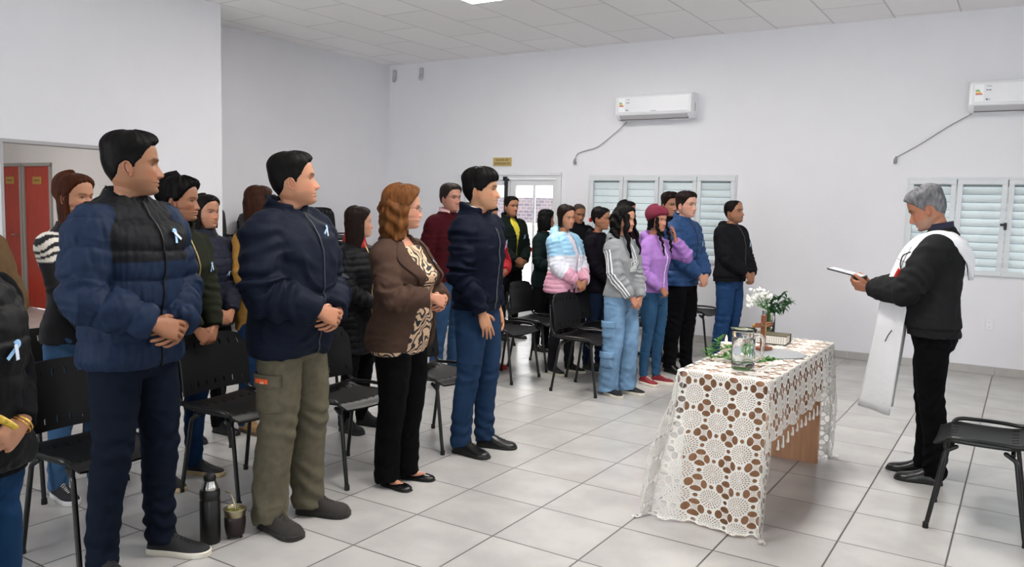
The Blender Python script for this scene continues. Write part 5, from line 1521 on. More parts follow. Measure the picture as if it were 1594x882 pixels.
pt = thing('placemat', 'flat round grey mat lying in the middle of the table', 'mat', (-1.155, 4.60, TT))
V, F = lathe([(0, 0), (.160, 0), (.163, .002), (.160, .004), (0, .004)], 64); link('mat_disc', mesh_np('mat_disc', V, F), mat('grey_mat', '#8e9194', .55, noise=.06, nscale=40), pt); sharp(pt.children[0].data, 30)

vs = thing('vase', 'clear cylindrical glass vase of flowers behind the book', 'vase', (-1.36, 5.20, TT))
V, F = lathe([(0, 0), (.036, 0), (.040, .003), (.041, .03), (.041, .16), (.0435, .165), (.0400, .165), (.0378, .16), (.0375, .012), (0, .010)], 36); link('glass', mesh_np('glass', V, F), clearg, vs)
V, F = lathe([(0, .0105), (.0372, .0125), (.0372, .085), (0, .085)], 30); link('water', mesh_np('water', V, F), water, vs)
fb = thing('flower_bouquet', 'bunch of small white flowers and dark green leaves in the glass vase', 'flowers', (-1.36, 5.20, TT+.012))
fw_ = mat('petal_white', '#f0f0ea', .6); rnd = random.Random(11)
tips = []
for k in range(16):
    a = rnd.uniform(0, 2*PI); r0 = rnd.uniform(.0, .024); r1 = rnd.uniform(.03, .15); H_ = rnd.uniform(.20, .29)
    lft = k < 10
    ax, ay = (-.13*rnd.random()-.01, -.10*rnd.random()+.02) if lft else (.11*rnd.random()+.01, .10*rnd.random()-.03)
    if not lft: H_ *= .95
    P = [(r0*math.cos(a), r0*math.sin(a), 0), (r0*math.cos(a)*.5, r0*math.sin(a)*.5, .14), (ax*.6, ay*.6, .14+(H_-.14)*.6), (ax, ay, H_)]
    q = MB(); q.shell(tube(P, .0018, m=6, n=20)); st = q.build('stem', leafm, fb, smooth=True); C = catmull(np.array(P), 20)
    if lft:
        q = MB()
        for i in range(9):
            c = np.array(P[-1])+np.array([rnd.uniform(-.035, .035), rnd.uniform(-.035, .035), rnd.uniform(-.03, .022)])
            nrm = Vector((rnd.uniform(-1, 1), rnd.uniform(-1, .4), rnd.uniform(0, 1))).normalized(); e1 = nrm.orthogonal().normalized(); e2 = nrm.cross(e1)
            for p_ in range(5):
                t_ = 2*PI*p_/5; d = e1*math.cos(t_)+e2*math.sin(t_); q.add(*leaf_shell(c, tuple(d+nrm*.3), tuple(nrm), .013, .0052, .2))
        q.build('blossom', fw_, st, smooth=True)
        for i in (10, 13):
            q = MB(); q.add(*leaf_shell(C[i], (rnd.uniform(-1, 1), rnd.uniform(-1, 1), .8), (0, 0, 1), .04, .006)); q.build('leaf', leafm, st, smooth=True)
    else:
        for i in range(9, 20):
            q = MB(); q.add(*leaf_shell(C[i], (rnd.uniform(-.2, 1), rnd.uniform(-1, .6), rnd.uniform(-.5, .8)), (0, 0, 1), rnd.uniform(.035, .060), rnd.uniform(.010, .017))); q.build('leaf', leafd, st, smooth=True)
q = MB()
for k in range(14):
    a = rnd.uniform(0, 2*PI); q.add(*leaf_shell((.02*math.cos(a), .02*math.sin(a), rnd.uniform(.05, .15)), (math.cos(a)*.2, math.sin(a)*.2, -1), (math.cos(a), math.sin(a), 0), .05, .010))
q.build('leaf_tangle', leafd, fb, smooth=True)

# ------------------------------------------------------------------ flask and mate on the floor
fl = thing('thermos_flask', 'tall black steel thermos flask standing on the floor tiles', 'flask', (-3.035, 2.285, 0))
V, F = lathe([(0, 0), (.043, 0), (.045, .003), (.045, .195), (.0425, .200), (.0425, .204), (.045, .208), (.045, .238), (.041, .246), (.030, .256)], 40); o = link('flask_body', mesh_np('flask_body', V, F), mat('flask_black', '#0e0e10', .3), fl); sharp(o.data, 35)
V, F = lathe([(.030, .240), (.0385, .248), (.036, .262), (.027, .285), (.026, .288), (0, .288)], 40); o = link('steel_neck', mesh_np('steel_neck', V, F), mat('steel', '#b8b6b2', .22, metal=1), fl)
V, F = lathe([(.024, .286), (.0265, .288), (.027, .305), (.024, .313), (.012, .318), (0, .319)], 32); link('stopper', mesh_np('stopper', V, F), mat('stopper', '#141416', .4), fl)
mt = thing('mate_gourd', 'dark leather mate gourd with silver rim beside the flask', 'mate gourd', (-2.99, 2.385, 0)); mt.scale = (1.15, 1.15, 1.15)
V, F = lathe([(0, .010), (.030, .010), (.036, .016), (.041, .05), (.042, .078), (.039, .092), (.036, .094)], 36); link('gourd', mesh_np('gourd', V, F), mat('leather_dark', '#1e1110', .4), mt)
V, F = lathe([(.038, .088), (.0405, .090), (.043, .112), (.0465, .118), (.0465, .121), (.043, .121), (.040, .112), (.037, .10)], 36); link('rim', mesh_np('rim', V, F), mat('alpaca_metal', '#b0a68a', .3, metal=1), mt)
V, F = lathe([(0, .108), (.020, .110), (.038, .106), (.038, .10), (0, .10)], 24); V[:, 2] += .004*vnoise(V*200, 3); link('yerba', mesh_np('yerba', V, F), mat('yerba', '#7a7a35', .9, noise=.4, nscale=120), mt)
for k in range(3):
    a = 2*PI*k/3+.4; q = MB(); q.shell(tube([(.022*math.cos(a), .022*math.sin(a), .014), (.027*math.cos(a), .027*math.sin(a), .004)], .006, m=8, n=4, round_end=(True, True))); q.build('foot', mat('leather_dark', '#1e1110', .4), mt)
q = MB(); q.shell(tube([(.010, .0, .09), (-.004, -.004, .15), (-.018, -.006, .175), (-.045, -.008, .182)], [.0028, .0028, .003, .0045], m=8, n=26)); q.build('metal_straw', mat('alpaca_metal', '#b0a68a', .3, metal=1), mt)

# ------------------------------------------------------------------ clothes materials
def puffm(n, c, **k): return mat('puffer_'+n, dk(c), k.pop('rough', .55), bump=.35, bscale=38, bdist=.006, spec=.14, **k)
def clothm(n, c, **k): return mat('cloth_'+n, dk(c), k.pop('rough', .85), bump=k.pop('bump', .35), bscale=k.pop('bscale', 240), bdist=.0012, noise=k.pop('noise', .08), nscale=30, spec=.08, **k)
def denim(n, c, v=.22): return mat('denim_'+n, dk(c), .82, bump=.35, bscale=260, bdist=.001, noise=v, nscale=7, spec=.08)
def pattern(n, base, ink, kind):
    m = bpy.data.materials.new('print_'+n); m.use_nodes = True; nt = m.node_tree; N = nt.nodes; L = nt.links; b = N['Principled BSDF']; b.inputs['Roughness'].default_value = .75
    tc = N.new('ShaderNodeTexCoord'); cr = N.new('ShaderNodeValToRGB'); cr.color_ramp.interpolation = 'CONSTANT'
    if kind == 'zebra':
        w = N.new('ShaderNodeTexWave'); w.inputs['Scale'].default_value = 14; w.inputs['Distortion'].default_value = 9; w.inputs['Detail'].default_value = 1; w.inputs['Detail Scale'].default_value = 1.2; w.bands_direction = 'Z'; f = w.outputs['Fac']; th = .5
    else:
        w = N.new('ShaderNodeTexWave'); w.inputs['Scale'].default_value = 9; w.inputs['Distortion'].default_value = 26; w.inputs['Detail'].default_value = 1.5; w.inputs['Detail Scale'].default_value = 1.1; w.bands_direction = 'DIAGONAL'; f = w.outputs['Fac']; th = .56
    L.new(tc.outputs['Object'], w.inputs['Vector']); L.new(f, cr.inputs[0])
    cr.color_ramp.elements[0].color = (*lin(base), 1); cr.color_ramp.elements[1].position = th; cr.color_ramp.elements[1].color = (*lin(ink), 1)
    L.new(cr.outputs[0], b.inputs['Base Color']); return m

def col_yoke(V, N, ad, sp):
    arm, L, sd = ad; C = np.ones((len(V), 3))*np.array(lin('#1a273e')); C[(V[:, 2] > 1.265)*(arm < .5)] = lin('#121317'); C[V[:, 2] > 1.485] = lin('#101114'); return C
def col_pastel(V, N, ad, sp):
    arm, L, sd = ad; z = V[:, 2]+.0*L; C = np.ones((len(V), 3))*np.array(lin('#d99fb4'))
    zz = np.where(arm > .5, 1.40-L*.86, z)
    C[zz > 1.085] = lin('#dfe1ea'); C[zz > 1.255] = lin('#8fbcd8'); C[z > 1.44] = lin('#97c4de'); return C
def col_stripe3(V, N, ad, sp):
    arm, L, sd = ad; C = np.ones((len(V), 3))*np.array(lin('#8b8e90'))
    return C
def col_zebra(V, N, ad, sp):
    arm, L, sd = ad; C = np.ones((len(V), 3))*np.array(lin('#111216')); q = V[:, 2] > 1.30-.10*(V[:, 1] < 0)
    s = np.sin(V[:, 2]*150+6*vnoise(V*11, 4)+np.abs(V[:, 0])*60); C[q*(s > -.15)] = lin('#e2ddd2'); return C
def col_charcoal(V, N, ad, sp): return None

def lanyard_less(*a): pass

def blue_tag(root, jk, sp, K, JV, JN, arms, hd): pass

# three white sleeve stripes and a trefoil emblem of a sweatshirt
def sweat_marks(root, jk, sp, K, JV, JN, arms, hd):
    white = mat('print_white', '#e8e8ea', .7)
    for s in (1, -1):
        A = arms[s]; pl = catmull(np.array([A['S']+np.array([0, 0, .01]), A['S']*.5+A['E']*.5, A['E'], A['E']*.5+A['W']*.5, A['W']]), 60)
        for k in (-1, 0, 1):
            rows = []
            for i in range(4, 56):
                c = pl[i]; t = pl[min(i+1, 59)]-pl[i-1]; t /= np.linalg.norm(t)
                o = np.array([s*1.0, -.15 if i < 28 else .05, .18]); o -= t*(o@t); o /= np.linalg.norm(o); b = np.cross(t, o)
                d = o*math.cos(k*.42)+b*math.sin(k*.42)
                q = JV[(np.linalg.norm(JV-c, axis=1) < .13)]
                if len(q) == 0: continue
                rel = q-c; al = rel@d; perp = np.linalg.norm(rel-np.outer(al, d), axis=1); w = q[perp < .014]
                if len(w) == 0: continue
                r = ((w-c)@d).max()+.003; side = np.cross(t, d)
                rows.append([c+d*r-side*.0062, c+d*r+side*.0062, c+d*(r-.004)+side*.0062, c+d*(r-.004)-side*.0062])
            if len(rows) > 4:
                V, F = loft(np.array(rows)); link('sleeve_stripe', mesh_np('sleeve_stripe', V*K, F), white, jk)
    # emblem: three leaves crossed by bars, on the chest
    def stamp(name, pts2, w, cx=0.0, cz=1.22):
        R = []
        P = []
        for (x, z) in pts2:
            q = JV[(np.abs(JV[:, 0]-(x+cx)) < .014)*(np.abs(JV[:, 2]-(z+cz)) < .014)]
            P.append((x+cx, (q[:, 1].max() if len(q) else .14)+.0025, z+cz))
        V, F = tube(np.array(P), np.full((len(P), 2), w), m=6); return V, F
    mbx = MB()
    for a in (-38, 0, 38):
        ra = math.radians(a); pts = []
        for t in np.linspace(0, 2*PI, 18): 
            lx, lz = .018*math.sin(t), .034*(1-math.cos(t)); pts.append((lx*math.cos(ra)+lz*math.sin(ra), -lx*math.sin(ra)+lz*math.cos(ra)-.01))
        mbx.shell(stamp('e', pts, .0022))
    for k in range(5): mbx.shell(stamp('e', [(-.045+.0*k, -.012-.009*k), (0, -.010-.009*k), (.045, -.012-.009*k)], .0024))
    link('chest_emblem', mesh_np('chest_emblem', np.concatenate(mbx.V)*K, mbx.F), white, jk)
    for sx in (-.02, .025):
        link('drawstring', mesh_np('drawstring', *[(v*K if i == 0 else v) for i, v in enumerate(stamp('e', [(sx, .20), (sx*1.1, .14), (sx*.9, .08), (sx, .05)], .003))]), white, jk)

def piping(colr, x0, zt, zb):
    def fn(root, jk, sp, K, JV, JN, arms, hd):
        P = []
        for z in np.linspace(zt, zb, 22):
            x = x0[0]+(x0[1]-x0[0])*(zt-z)/(zt-zb); q = JV[(np.abs(JV[:, 0]-x) < .014)*(np.abs(JV[:, 2]-z) < .014)]
            if len(q): P.append((x, q[:, 1].max()+.002, z))
        V, F = tube(np.array(P), np.full((len(P), 2), .0045), m=6); link('piping', mesh_np('piping', V*K, F), mat('print_white', '#e8e8ea', .7), jk)
    return fn

def scarf(colr, name='scarf', zs=(1.45, 1.50, 1.555), rr=(.105, .088, .080), patt=None):
    def fn(root, jk, sp, K, JV, JN, arms, hd):
        V, F = collar_ring(sp, list(zs), list(rr), th=.022, tilt=.25); V = V+np.stack([0*V[:, 0], 0*V[:, 0], .006*np.sin(V[:, 0]*90+V[:, 1]*70)], 1)
        link(name, mesh_np(name, V*K, F), patt or mat('knit_'+colr, colr, .9, bump=.5, bscale=120), root)
    return fn

def stole(root, jk, sp, K, JV, JN, arms, hd):
    wm = mat('stole_white', '#dddde0', .7, bump=.2, bscale=300, fold=.12, fscale=14)
    for s in (-1, 1):
        C = np.array([(0.0, -.205, 1.235), (s*.045, -.200, 1.37), (s*.105, -.135, 1.470), (s*.135, -.035, 1.500), (s*.138, .065, 1.470), (s*.132, .150, 1.36), (s*.122, .190, 1.22), (s*.112, .215, 1.08), (s*.105, .235, .90), (s*.100, .262, .66), (s*.095, .292, .40)])
        Nn = np.array([(-.1*-s, -1, .15), (s*.3, -1, .35), (s*.45, -.6, .9), (s*.45, .05, 1), (s*.55, .4, .85), (s*.75, .75, .45), (s*.85, .6, .05), (s*.9, .5, 0), (s*.9, .45, 0), (s*.9, .42, .05), (s*.9, .4, .05)])
        wv = np.array([.025, .080, .105, .110, .110, .108, .106, .108, .112, .120, .128])
        C[:, 1] += sp.get('lean', 0)*(C[:, 2]-.95)*(C[:, 2] > .95)
        n = 60; P = catmull(C, n); NN = catmull(Nn, n); ww = catmull(wv[:, None], n)[:, 0]; T = np.gradient(P, axis=0)
        def f(u, v):
            i = np.rint(v*(n-1)).astype(int); t = T[i]/np.linalg.norm(T[i], axis=-1)[..., None]; nn = NN[i]; nn = nn-t*(nn*t).sum(-1)[..., None]; nn /= np.linalg.norm(nn, axis=-1)[..., None]
            sd = np.cross(t, nn); wid = ((u-.5)*2*ww[i]*.80)[..., None]
            # hugs the body: bends inwards at its edges on the shoulder
            bend = -(((u-.5)*2)**2*.030*sstep(.95, 1.3, P[i][..., 2]))[..., None]
            return P[i]+sd*wid+nn*(bend+(.004*np.sin(u*9+v*25))[..., None])
        V, F = panel(f, 14, n-1, .004); so = link('stole', mesh_np('stole', V*K, F), wm, root)
        if s == -1:
            def onband(u, v):
                a = f(np.array([[u, u+.01], [u, u+.01]]), np.array([[v, v], [v+.02, v+.02]])); nn = np.cross(a[0, 1]-a[0, 0], a[1, 0]-a[0, 0]); nn /= np.linalg.norm(nn)
                out = np.array([-1, .3, 0]); nn = nn*np.sign(nn@out); return a[0, 0]+nn*.0045
            for nm, pts, w, c in (('embroidery', [(.35, .475), (.52, .485), (.62, .51), (.55, .55), (.38, .58), (.25, .61), (.20, .65)], .0035, '#1a1a1e'), ('embroidery_cross', [(.10, .515), (.45, .518), (.80, .522)], .0018, '#3a3a3e'), ('embroidery_cross', [(.48, .465), (.48, .52), (.47, .58)], .0018, '#3a3a3e'),
                                  ('embroidery_flame', [(.50, .56), (.56, .585), (.52, .61)], .014, '#c22a22'), ('embroidery', [(.40, .80), (.5, .81), (.55, .825)], .003, '#4a4a50')):
                V, F = tube(np.array([onband(u, v) for u, v in pts]), np.full((len(pts), 2), w)*np.array([1, 1]), m=8, n=20); link(nm, mesh_np(nm, V*K, F), mat('thread'+c, c, .7), so)

def bracelet_ring(root, jk, sp, K, JV, JN, arms, hd):
    A = arms[-1]; d = np.array(A['d'], float); d /= np.linalg.norm(d); gold = mat('gold', '#d8b25a', .25, metal=1)
    t = np.linspace(0, 2*PI, 24); u = np.cross(d, (0, 0, 1)); u /= np.linalg.norm(u); v = np.cross(d, u)
    for k, (r, w) in enumerate(((.034, .003), (.035, .002))):
        P = A['W']+d*(.004+.010*k)+np.outer(np.cos(t), u)*r+np.outer(np.sin(t), v)*r*.85; V, F = tube(P, w, m=8); link('bracelet', mesh_np('bracelet', V*K, F), gold, root)

S0 = dict(stance=.115)
def P(**k): d = dict(S0); d.update(k); return d
black_pants = clothm('black_trousers', '#101013'); navy_chino = clothm('navy_chino', '#1c2334')
W_STR = (.099, .090, .071, .064, .061); W_SLIM = (.095, .082, .060, .054, .048); W_F = (.100, .090, .064, .056, .050); W_BAG = (.104, .097, .084, .080, .080)
HS = lambda c='#14100f', **k: dict(dict(kind='short', color=c, side=.005, top=.020), **k)
people = []
# ---- front row and the priest (near)
people.append(P(label='man in navy and black two-tone puffer jacket with clasped hands, nearest tall figure', sex='m', h=1.835, loc=(-3.08, 1.955), rz=12, head=(42, 1), skin='#9c6e52', near=2, seed=1, build=1.10, chub=.3,
  hair=HS('#110e0e', side=.003, top=.015, quiff=.010, back=.005), stubble=.22, browd=.95, arms='clasp', clz=1.015, clx=.02, handk=1.03,
  top=dict(mat=mat('puffer_two_tone', '#1f2b40', .62, attr=True, bump=.35, bscale=38, bdist=.006, spec=.14), off=.034, sleeve=.032, z0=.84, puff=(.118, .016), colf=col_yoke, zip=('#0d0d0f', .2), collar='stand', name='puffer_jacket', flare=.0),
  bottom=dict(mat=navy_chino, w=(.100, .092, .074, .066, .058), stack=.9), shoes='sneaker', shoecol=('#17171a', '#cfcabd', '#1a1a1c'), ribbon=(-.080, 1.375, .4), feet=(-18, 16), stance=.135, legdy=(-.01, .03),
  inner=dict(mat=clothm('grey_shirt', '#8f9398'), collar=.001, z1=1.50, off=.004)))
people.append(P(label='man in navy jacket and olive cargo trousers, hands clasped at his waist', sex='m', h=1.80, loc=(-2.925, 2.665), rz=10, head=(38, 7), skin='#b98467', near=2, seed=2, build=1.14, chub=.5, belly=.025, age=.5,
  hair=HS('#120f0e', side=.003, top=.015, quiff=.006, back=.005), stubble=.15, arms='clasp', clz=1.03, clx=.015, handk=1.02,
  top=dict(mat=puffm('navy_blouson', '#161f33', rough=.7), off=.036, sleeve=.036, z0=.83, puff=None, crease=.012, fold=.009, fs=6, zip=('#3a3c44', .5, 1.50), collar='stand_open', name='jacket'),
  inner=dict(mat=clothm('dark_knit', '#15161a'), collar=.001), bottom=dict(mat=clothm('olive_work', '#6d6757', noise=.14), w=(.104, .100, .086, .082, .078), stack=.9, hem=.04, pockets=[(1, .66, .17, .15, 'AA')]),
  shoes='boot', shoecol=('#2c2825', '#1e1b19', '#2a2622'), ribbon=(-.10, 1.415, -.6), feet=(-14, 14), stance=.12, legdy=(0, .04)))
people.append(P(label='woman with auburn hair in brown blazer over a black and cream blouse', sex='f', h=1.66, loc=(-2.87, 3.40), rz=8, head=(32, 0), skin='#c48e74', near=2, seed=3, build=1.22, belly=.05, bust=.045, chub=.8, age=.5,
  hair=dict(kind='long', color='#84522a', tint='a', long=.185, vol=.018, w=.098, wave=.006, thick=.045, A=112, side=.026, top=.034, back=.034, strand=.003, strand2=.006, vary=.5, volume=.006), glasses=1, lip='#a8504a',
  arms='clasp', clz=1.13, cly=.27, top=dict(mat=clothm('brown_blazer', '#604a40'), off=.022, z0=.83, collar='lapel', lapels=1, gap=([.8, .95, 1.08, 1.3, 1.47], [34, 30, 24, 20, 30]), name='blazer', short=.03, crease=.006, flare=.012),
  inner=dict(mat=pattern('leaf_blouse', '#c9a98a', '#15161a', 'leaf'), name='blouse', z0=.80, z1=1.43, off=.010), bottom=dict(mat=black_pants, w=(.112, .100, .080, .074, .074), hem=.03, stack=.2),
  shoes='flat', shoecol=('#0d0d0f', '#0b0b0c'), feet=(-8, 12), stance=.085, legdy=(0, .03), ribbon=(-.125, 1.33, .2)))
people.append(P(label='man in dark navy jacket and blue jeans, arms hanging, hair falling on his forehead', sex='m', h=1.80, loc=(-2.885, 4.15), rz=6, head=(20, 4), skin='#bb8b6b', near=2, seed=4, build=1.0, stubble=.10, stache=0,
  hair=dict(kind='short', ramp=.006, color='#0f0c0c', side=.010, top=.026, back=.012, strand=.0034, line=([0, 15, 30, 45, 60, 74, 84, 96, 104, 118, 150, 180], [.052, .048, .044, .038, .026, .004, -.012, .004, .016, -.040, -.070, -.075])),
  arms=('thigh', 'side'), top=dict(mat=clothm('navy_harrington', '#161d2f', rough=.7), off=.026, sleeve=.026, z0=.90, crease=.011, fold=.008, fs=6, zip=('#55585e', .7, 1.42), collar='stand_open', hemrib=1, name='jacket',
  undercollar=[([1.44, 1.50, 1.548], [.104, .088, .090], '#e4e2dc', 'white_collar', 40), ([1.45, 1.505, 1.540], [.098, .082, .082], '#8c2230', 'red_collar_band', 30)]),
  extra=[scarf('#5a563a', 'neckerchief', (1.45, 1.50, 1.548), (.080, .070, .068))],
  bottom=dict(mat=denim('mid', '#2c4668'), w=W_STR, stack=.6, fold=.003), shoes='derby', shoecol=('#121112', '#0e0d0d', '#111111'), ribbon=(-.105, 1.32, .3), feet=(-6, 14), stance=.10, legdy=(-.01, .05)))
people.append(P(label='grey-haired man in charcoal sweater wearing a white stole, reading from a tablet', sex='m', h=1.745, loc=(-.435, 5.30), rz=183, head=(-4, -26), headfwd=.035, skin='#a9745a', near=2, seed=5, build=1.10, belly=.03, lean=.05, age=.8, chub=.2, eye=.35, stubble=.3, beard='#8c8880', brow='#3a3430', nose=.030,
  hair=dict(kind='short', color='#77777a', side=.006, top=.020, strand=.0022, vary=.45, rough=.6), arms='tablet', clz=1.150, cly=.365, clx=0,
  top=dict(mat=clothm('charcoal_fleece', '#302f31', bscale=160), off=.030, sleeve=.028, z0=.88, crease=.006, fold=.005, collar='rib', hemrib=1, name='sweater', undercollar=[([1.47, 1.52, 1.562], [.078, .070, .066], '#1c1e33', 'shirt_collar', 15)]),
  bottom=dict(mat=black_pants, w=(.098, .088, .070, .063, .062), stack=.7), shoes='derby', shoecol=('#100f10', '#0c0c0c'), feet=(0, 4), stance=.085, legdy=(.03, -.03), kneeb=-.01, extra=[stole]))
people.append(P(label='person in black vest and jeans with a ring and bracelet, cut by the left edge', sex='f', h=1.66, loc=(-2.235, .915), rz=5, head=(40, 0), skin='#b98a6e', near=2, seed=6, build=1.10, belly=.03,
  hair=dict(kind='long', color='#2a1a14', long=.20), arms=('low', 'custom'), custom={-1: ((-.115, .15, 1.055), (.80, .20, -.55), (-.45, .85, .25), (34, 38, 44, 50), (-.6, -.9, -.1), (.62, .70, -.35))}, clz=1.0, cly=.20, clx=.03,
  top=dict(mat=puffm('black_vest', '#121316'), off=.030, z0=.92, puff=(.09, .010), vest=1, sleevemat=clothm('black_knit', '#15161a', bscale=120), zip=('#2a2a2e', .3), collar='stand', name='puffer_vest'), inner=dict(mat=clothm('black_ribbed', '#16171b'), z0=.90),
  bottom=dict(mat=denim('deep', '#1d3f66'), w=W_SLIM), shoes='sneaker', shoecol=('#222226', '#d8d8d4', '#dddddd'), ribbon=(-.10, 1.265, -.3), extra=[bracelet_ring]))
# ---- second row on the left
people.append(P(label='person in tan coat, only the shoulder showing at the left edge', sex='m', h=1.66, loc=(-3.98, 1.70), rz=10, head=(20, 0), skin='#b98a6e', near=0, seed=7, hair=HS('#2a1a14'), top=dict(mat=clothm('tan_coat', '#7d6448'), off=.028, z0=.80, collar='stand', name='coat'), bottom=dict(mat=black_pants, w=W_STR), shoecol=('#222222', '#111111')))
people.append(P(label='woman with auburn hair tied back, zebra-striped shoulders, behind the two-tone puffer jacket', sex='f', h=1.68, loc=(-4.1, 2.30), rz=5, head=(8, 0), skin='#c08a6c', near=1, seed=8, build=1.02, chub=.3, age=.4,
  hair=dict(kind='long', color='#5a2c14', long=.16, vol=-.01, w=.074, A=80, thick=.03, side=.010, top=.018, back=.03, vary=.5), earring=1, arms='low', clz=.93,
  top=dict(mat=mat('zebra_top', '#ffffff', .75, attr=True), off=.016, z0=.86, colf=col_zebra, collar='crew', name='jacket'), bottom=dict(mat=denim('light', '#4a6f98'), w=W_F), shoes='sneaker', shoecol=('#2a2a2e', '#dddddd', '#dddddd')))
people.append(P(label='woman with short dark curls in olive green jacket, ribbon on her chest', sex='f', h=1.675, loc=(-3.85, 2.73), rz=8, head=(22, 0), skin='#9a6a50', near=1, seed=9, build=1.0,
  hair=dict(kind='curly', color='#120e0d', side=.016, top=.030, back=.040, strand=.008, vary=.3), arms='low', clz=.90,
  top=dict(mat=clothm('olive_jacket', '#33382c'), off=.022, z0=.84, collar='stand_open', zip=('#8a7a50', .6), name='jacket', crease=.006), inner=dict(mat=clothm('cream_shirt', '#b8b29a')), extra=[],
  bottom=dict(mat=denim('blue2', '#26456e'), w=W_F), shoes='sneaker', shoecol=('#1a1a1e', '#b9a27a', '#222222'), ribbon=(-.10, 1.27, .2), feet=(-12, 14)))
people.append(P(label='woman in slate grey puffer, behind the olive jacket', sex='f', h=1.60, loc=(-4.45, 3.34), rz=0, head=(4, 0), skin='#b98468', near=1, seed=10, build=1.12, chub=.7,
  hair=dict(kind='long', color='#1d1513', long=.12, w=.080, A=95, thick=.02, side=.008, top=.014, back=.02), arms='low', clz=.95,
  top=dict(mat=puffm('slate', '#34384a'), off=.026, z0=.82, puff=(.055, .008), collar='stand', name='puffer_jacket'), extra=[scarf('#15161a')], bottom=dict(mat=black_pants, w=W_F), ribbon=(-.08, 1.20, .2)))
people.append(P(label='person with long straight auburn hair and mustard coat, hidden behind the olive-trousered man', sex='f', h=1.67, loc=(-4.35, 3.68), rz=10, head=(60, 0), skin='#c08a6c', near=1, seed=11,
  hair=dict(kind='long', color='#4a2614', long=.34, w=.088, thick=.024, side=.010, top=.014), arms='low', top=dict(mat=clothm('mustard', '#a97c3e'), off=.024, z0=.74, collar='crew', name='coat'), bottom=dict(mat=denim('blue3', '#27466e'), w=W_F), shoes='boot', shoecol=('#8a6a48', '#5a4636', '#8a6a48')))
people.append(P(label='woman in long black puffer with red scarf, behind the brown blazer', sex='f', h=1.545, loc=(-3.82, 4.07), rz=8, head=(46, 2), skin='#c59479', near=1, seed=12, build=1.05,
  hair=dict(kind='long', color='#2c1d18', long=.26, w=.078, A=96, thick=.026, side=.008, top=.014, back=.02), arms='clasp', clz=1.0,
  top=dict(mat=puffm('black_long', '#17181c'), off=.028, z0=.62, puff=(.050, .008), collar='stand', name='long_puffer', zip=('#b8a070', .8)), extra=[scarf('#a01c28', 'scarf', (1.47, 1.52, 1.565), (.100, .088, .078))], bottom=dict(mat=black_pants, w=W_F), shoes='boot', shoecol=('#141416', '#0e0e10', '#141416'), earring=1))
# ---- middle and far rows
people.append(P(label='man in maroon sweater with pink collar, between the blazer and the navy jacket', sex='m', h=1.765, loc=(-4.38, 5.84), rz=-8, head=(-6, 0), skin='#b88570', near=1, seed=13, build=1.08, age=.8, chub=.5, browd=1,
  hair=dict(kind='short', color='#3a302c', side=.010, top=.018, strand=.002), arms='side', top=dict(mat=clothm('maroon_knit', '#551b24'), off=.024, z0=.88, collar='crew', hemrib=1, name='sweater', undercollar=[([1.47, 1.515, 1.55], [.086, .076, .078], '#d0a8a8', 'shirt_collar', 30)]), bottom=dict(mat=denim('mid2', '#3a5a80'), w=W_STR), shoecol=('#1a1818', '#0e0d0d')))
people.append(P(label='person in bright red jacket and red shoes hidden behind the navy jacket', sex='m', h=1.58, loc=(-4.30, 6.33), rz=-8, head=(20, 0), skin='#a87455', near=1, seed=14, hair=HS(), arms='clasp', clz=1.08, top=dict(mat=puffm('red', '#b8212a'), off=.028, z0=.88, collar='stand', name='jacket'), bottom=dict(mat=black_pants, w=W_STR), shoes='sneaker', shoecol=('#9c1d22', '#b02a2a', '#b8383a'), feet=(-12, 14)))
people.append(P(label='man in dark green jacket over yellow shirt, in front of the glazed door', sex='m', h=1.70, loc=(-5.13, 8.02), rz=-15, head=(-8, 2), skin='#9c6b50', near=1, seed=15, build=1.06, hair=HS('#151110', side=.003, top=.010), arms='clasp', clz=.98,
  top=dict(mat=clothm('bottle_green', '#1d2823'), off=.026, z0=.86, collar='stand_open', name='jacket', gap=([.8, 1.25, 1.5], [0.6, 3, 18])), inner=dict(mat=clothm('yellow_shirt', '#c4b83e'), z1=1.50, off=.006), bottom=dict(mat=black_pants, w=W_STR), ribbon=(-.12, 1.27, .2)))
people.append(P(label='woman in dark green top, her black hair just behind the pastel puffer', sex='f', h=1.55, loc=(-4.42, 7.62), rz=0, head=(55, 0), skin='#a87455', near=0, seed=16, hair=dict(kind='long', color='#100d0d', long=.14, w=.084, thick=.03, side=.012, top=.02), arms='low', top=dict(mat=clothm('deep_green', '#1b2c2a'), off=.024, z0=.80, collar='crew', name='sweater'), bottom=dict(mat=black_pants, w=W_F)))
people.append(P(label='woman in light blue, white and pink striped puffer jacket', sex='f', h=1.60, loc=(-3.65, 6.66), rz=-10, head=(-14, -6), roll=6, skin='#c08c6e', near=1, seed=17, build=1.16, belly=.03, chub=.6,
  hair=dict(kind='long', color='#2c1c16', long=.10, w=.078, A=90, thick=.02, side=.008, top=.012, back=.02), arms='low', clz=.99, cly=.25,
  top=dict(mat=mat('puffer_pastel', '#ffffff', .6, attr=True, bump=.3, bscale=38, bdist=.006), off=.034, sleeve=.030, z0=.86, puff=(.045, .009), colf=col_pastel, collar='fur', name='puffer_jacket', gap=([.8, 1.2, 1.5], [4, 5, 14])), inner=dict(mat=clothm('pale_tee', '#d8cdd6')),
  extra=[piping('#d8dbe4', (-.04, -.10), 1.34, .94)], bottom=dict(mat=clothm('grey_leggings', '#2e2d31'), w=W_F), shoes='sneaker', shoecol=('#151518', '#cfc8b4', '#3a3a3c'), feet=(-12, 14), stance=.11, legdy=(0, .05)))
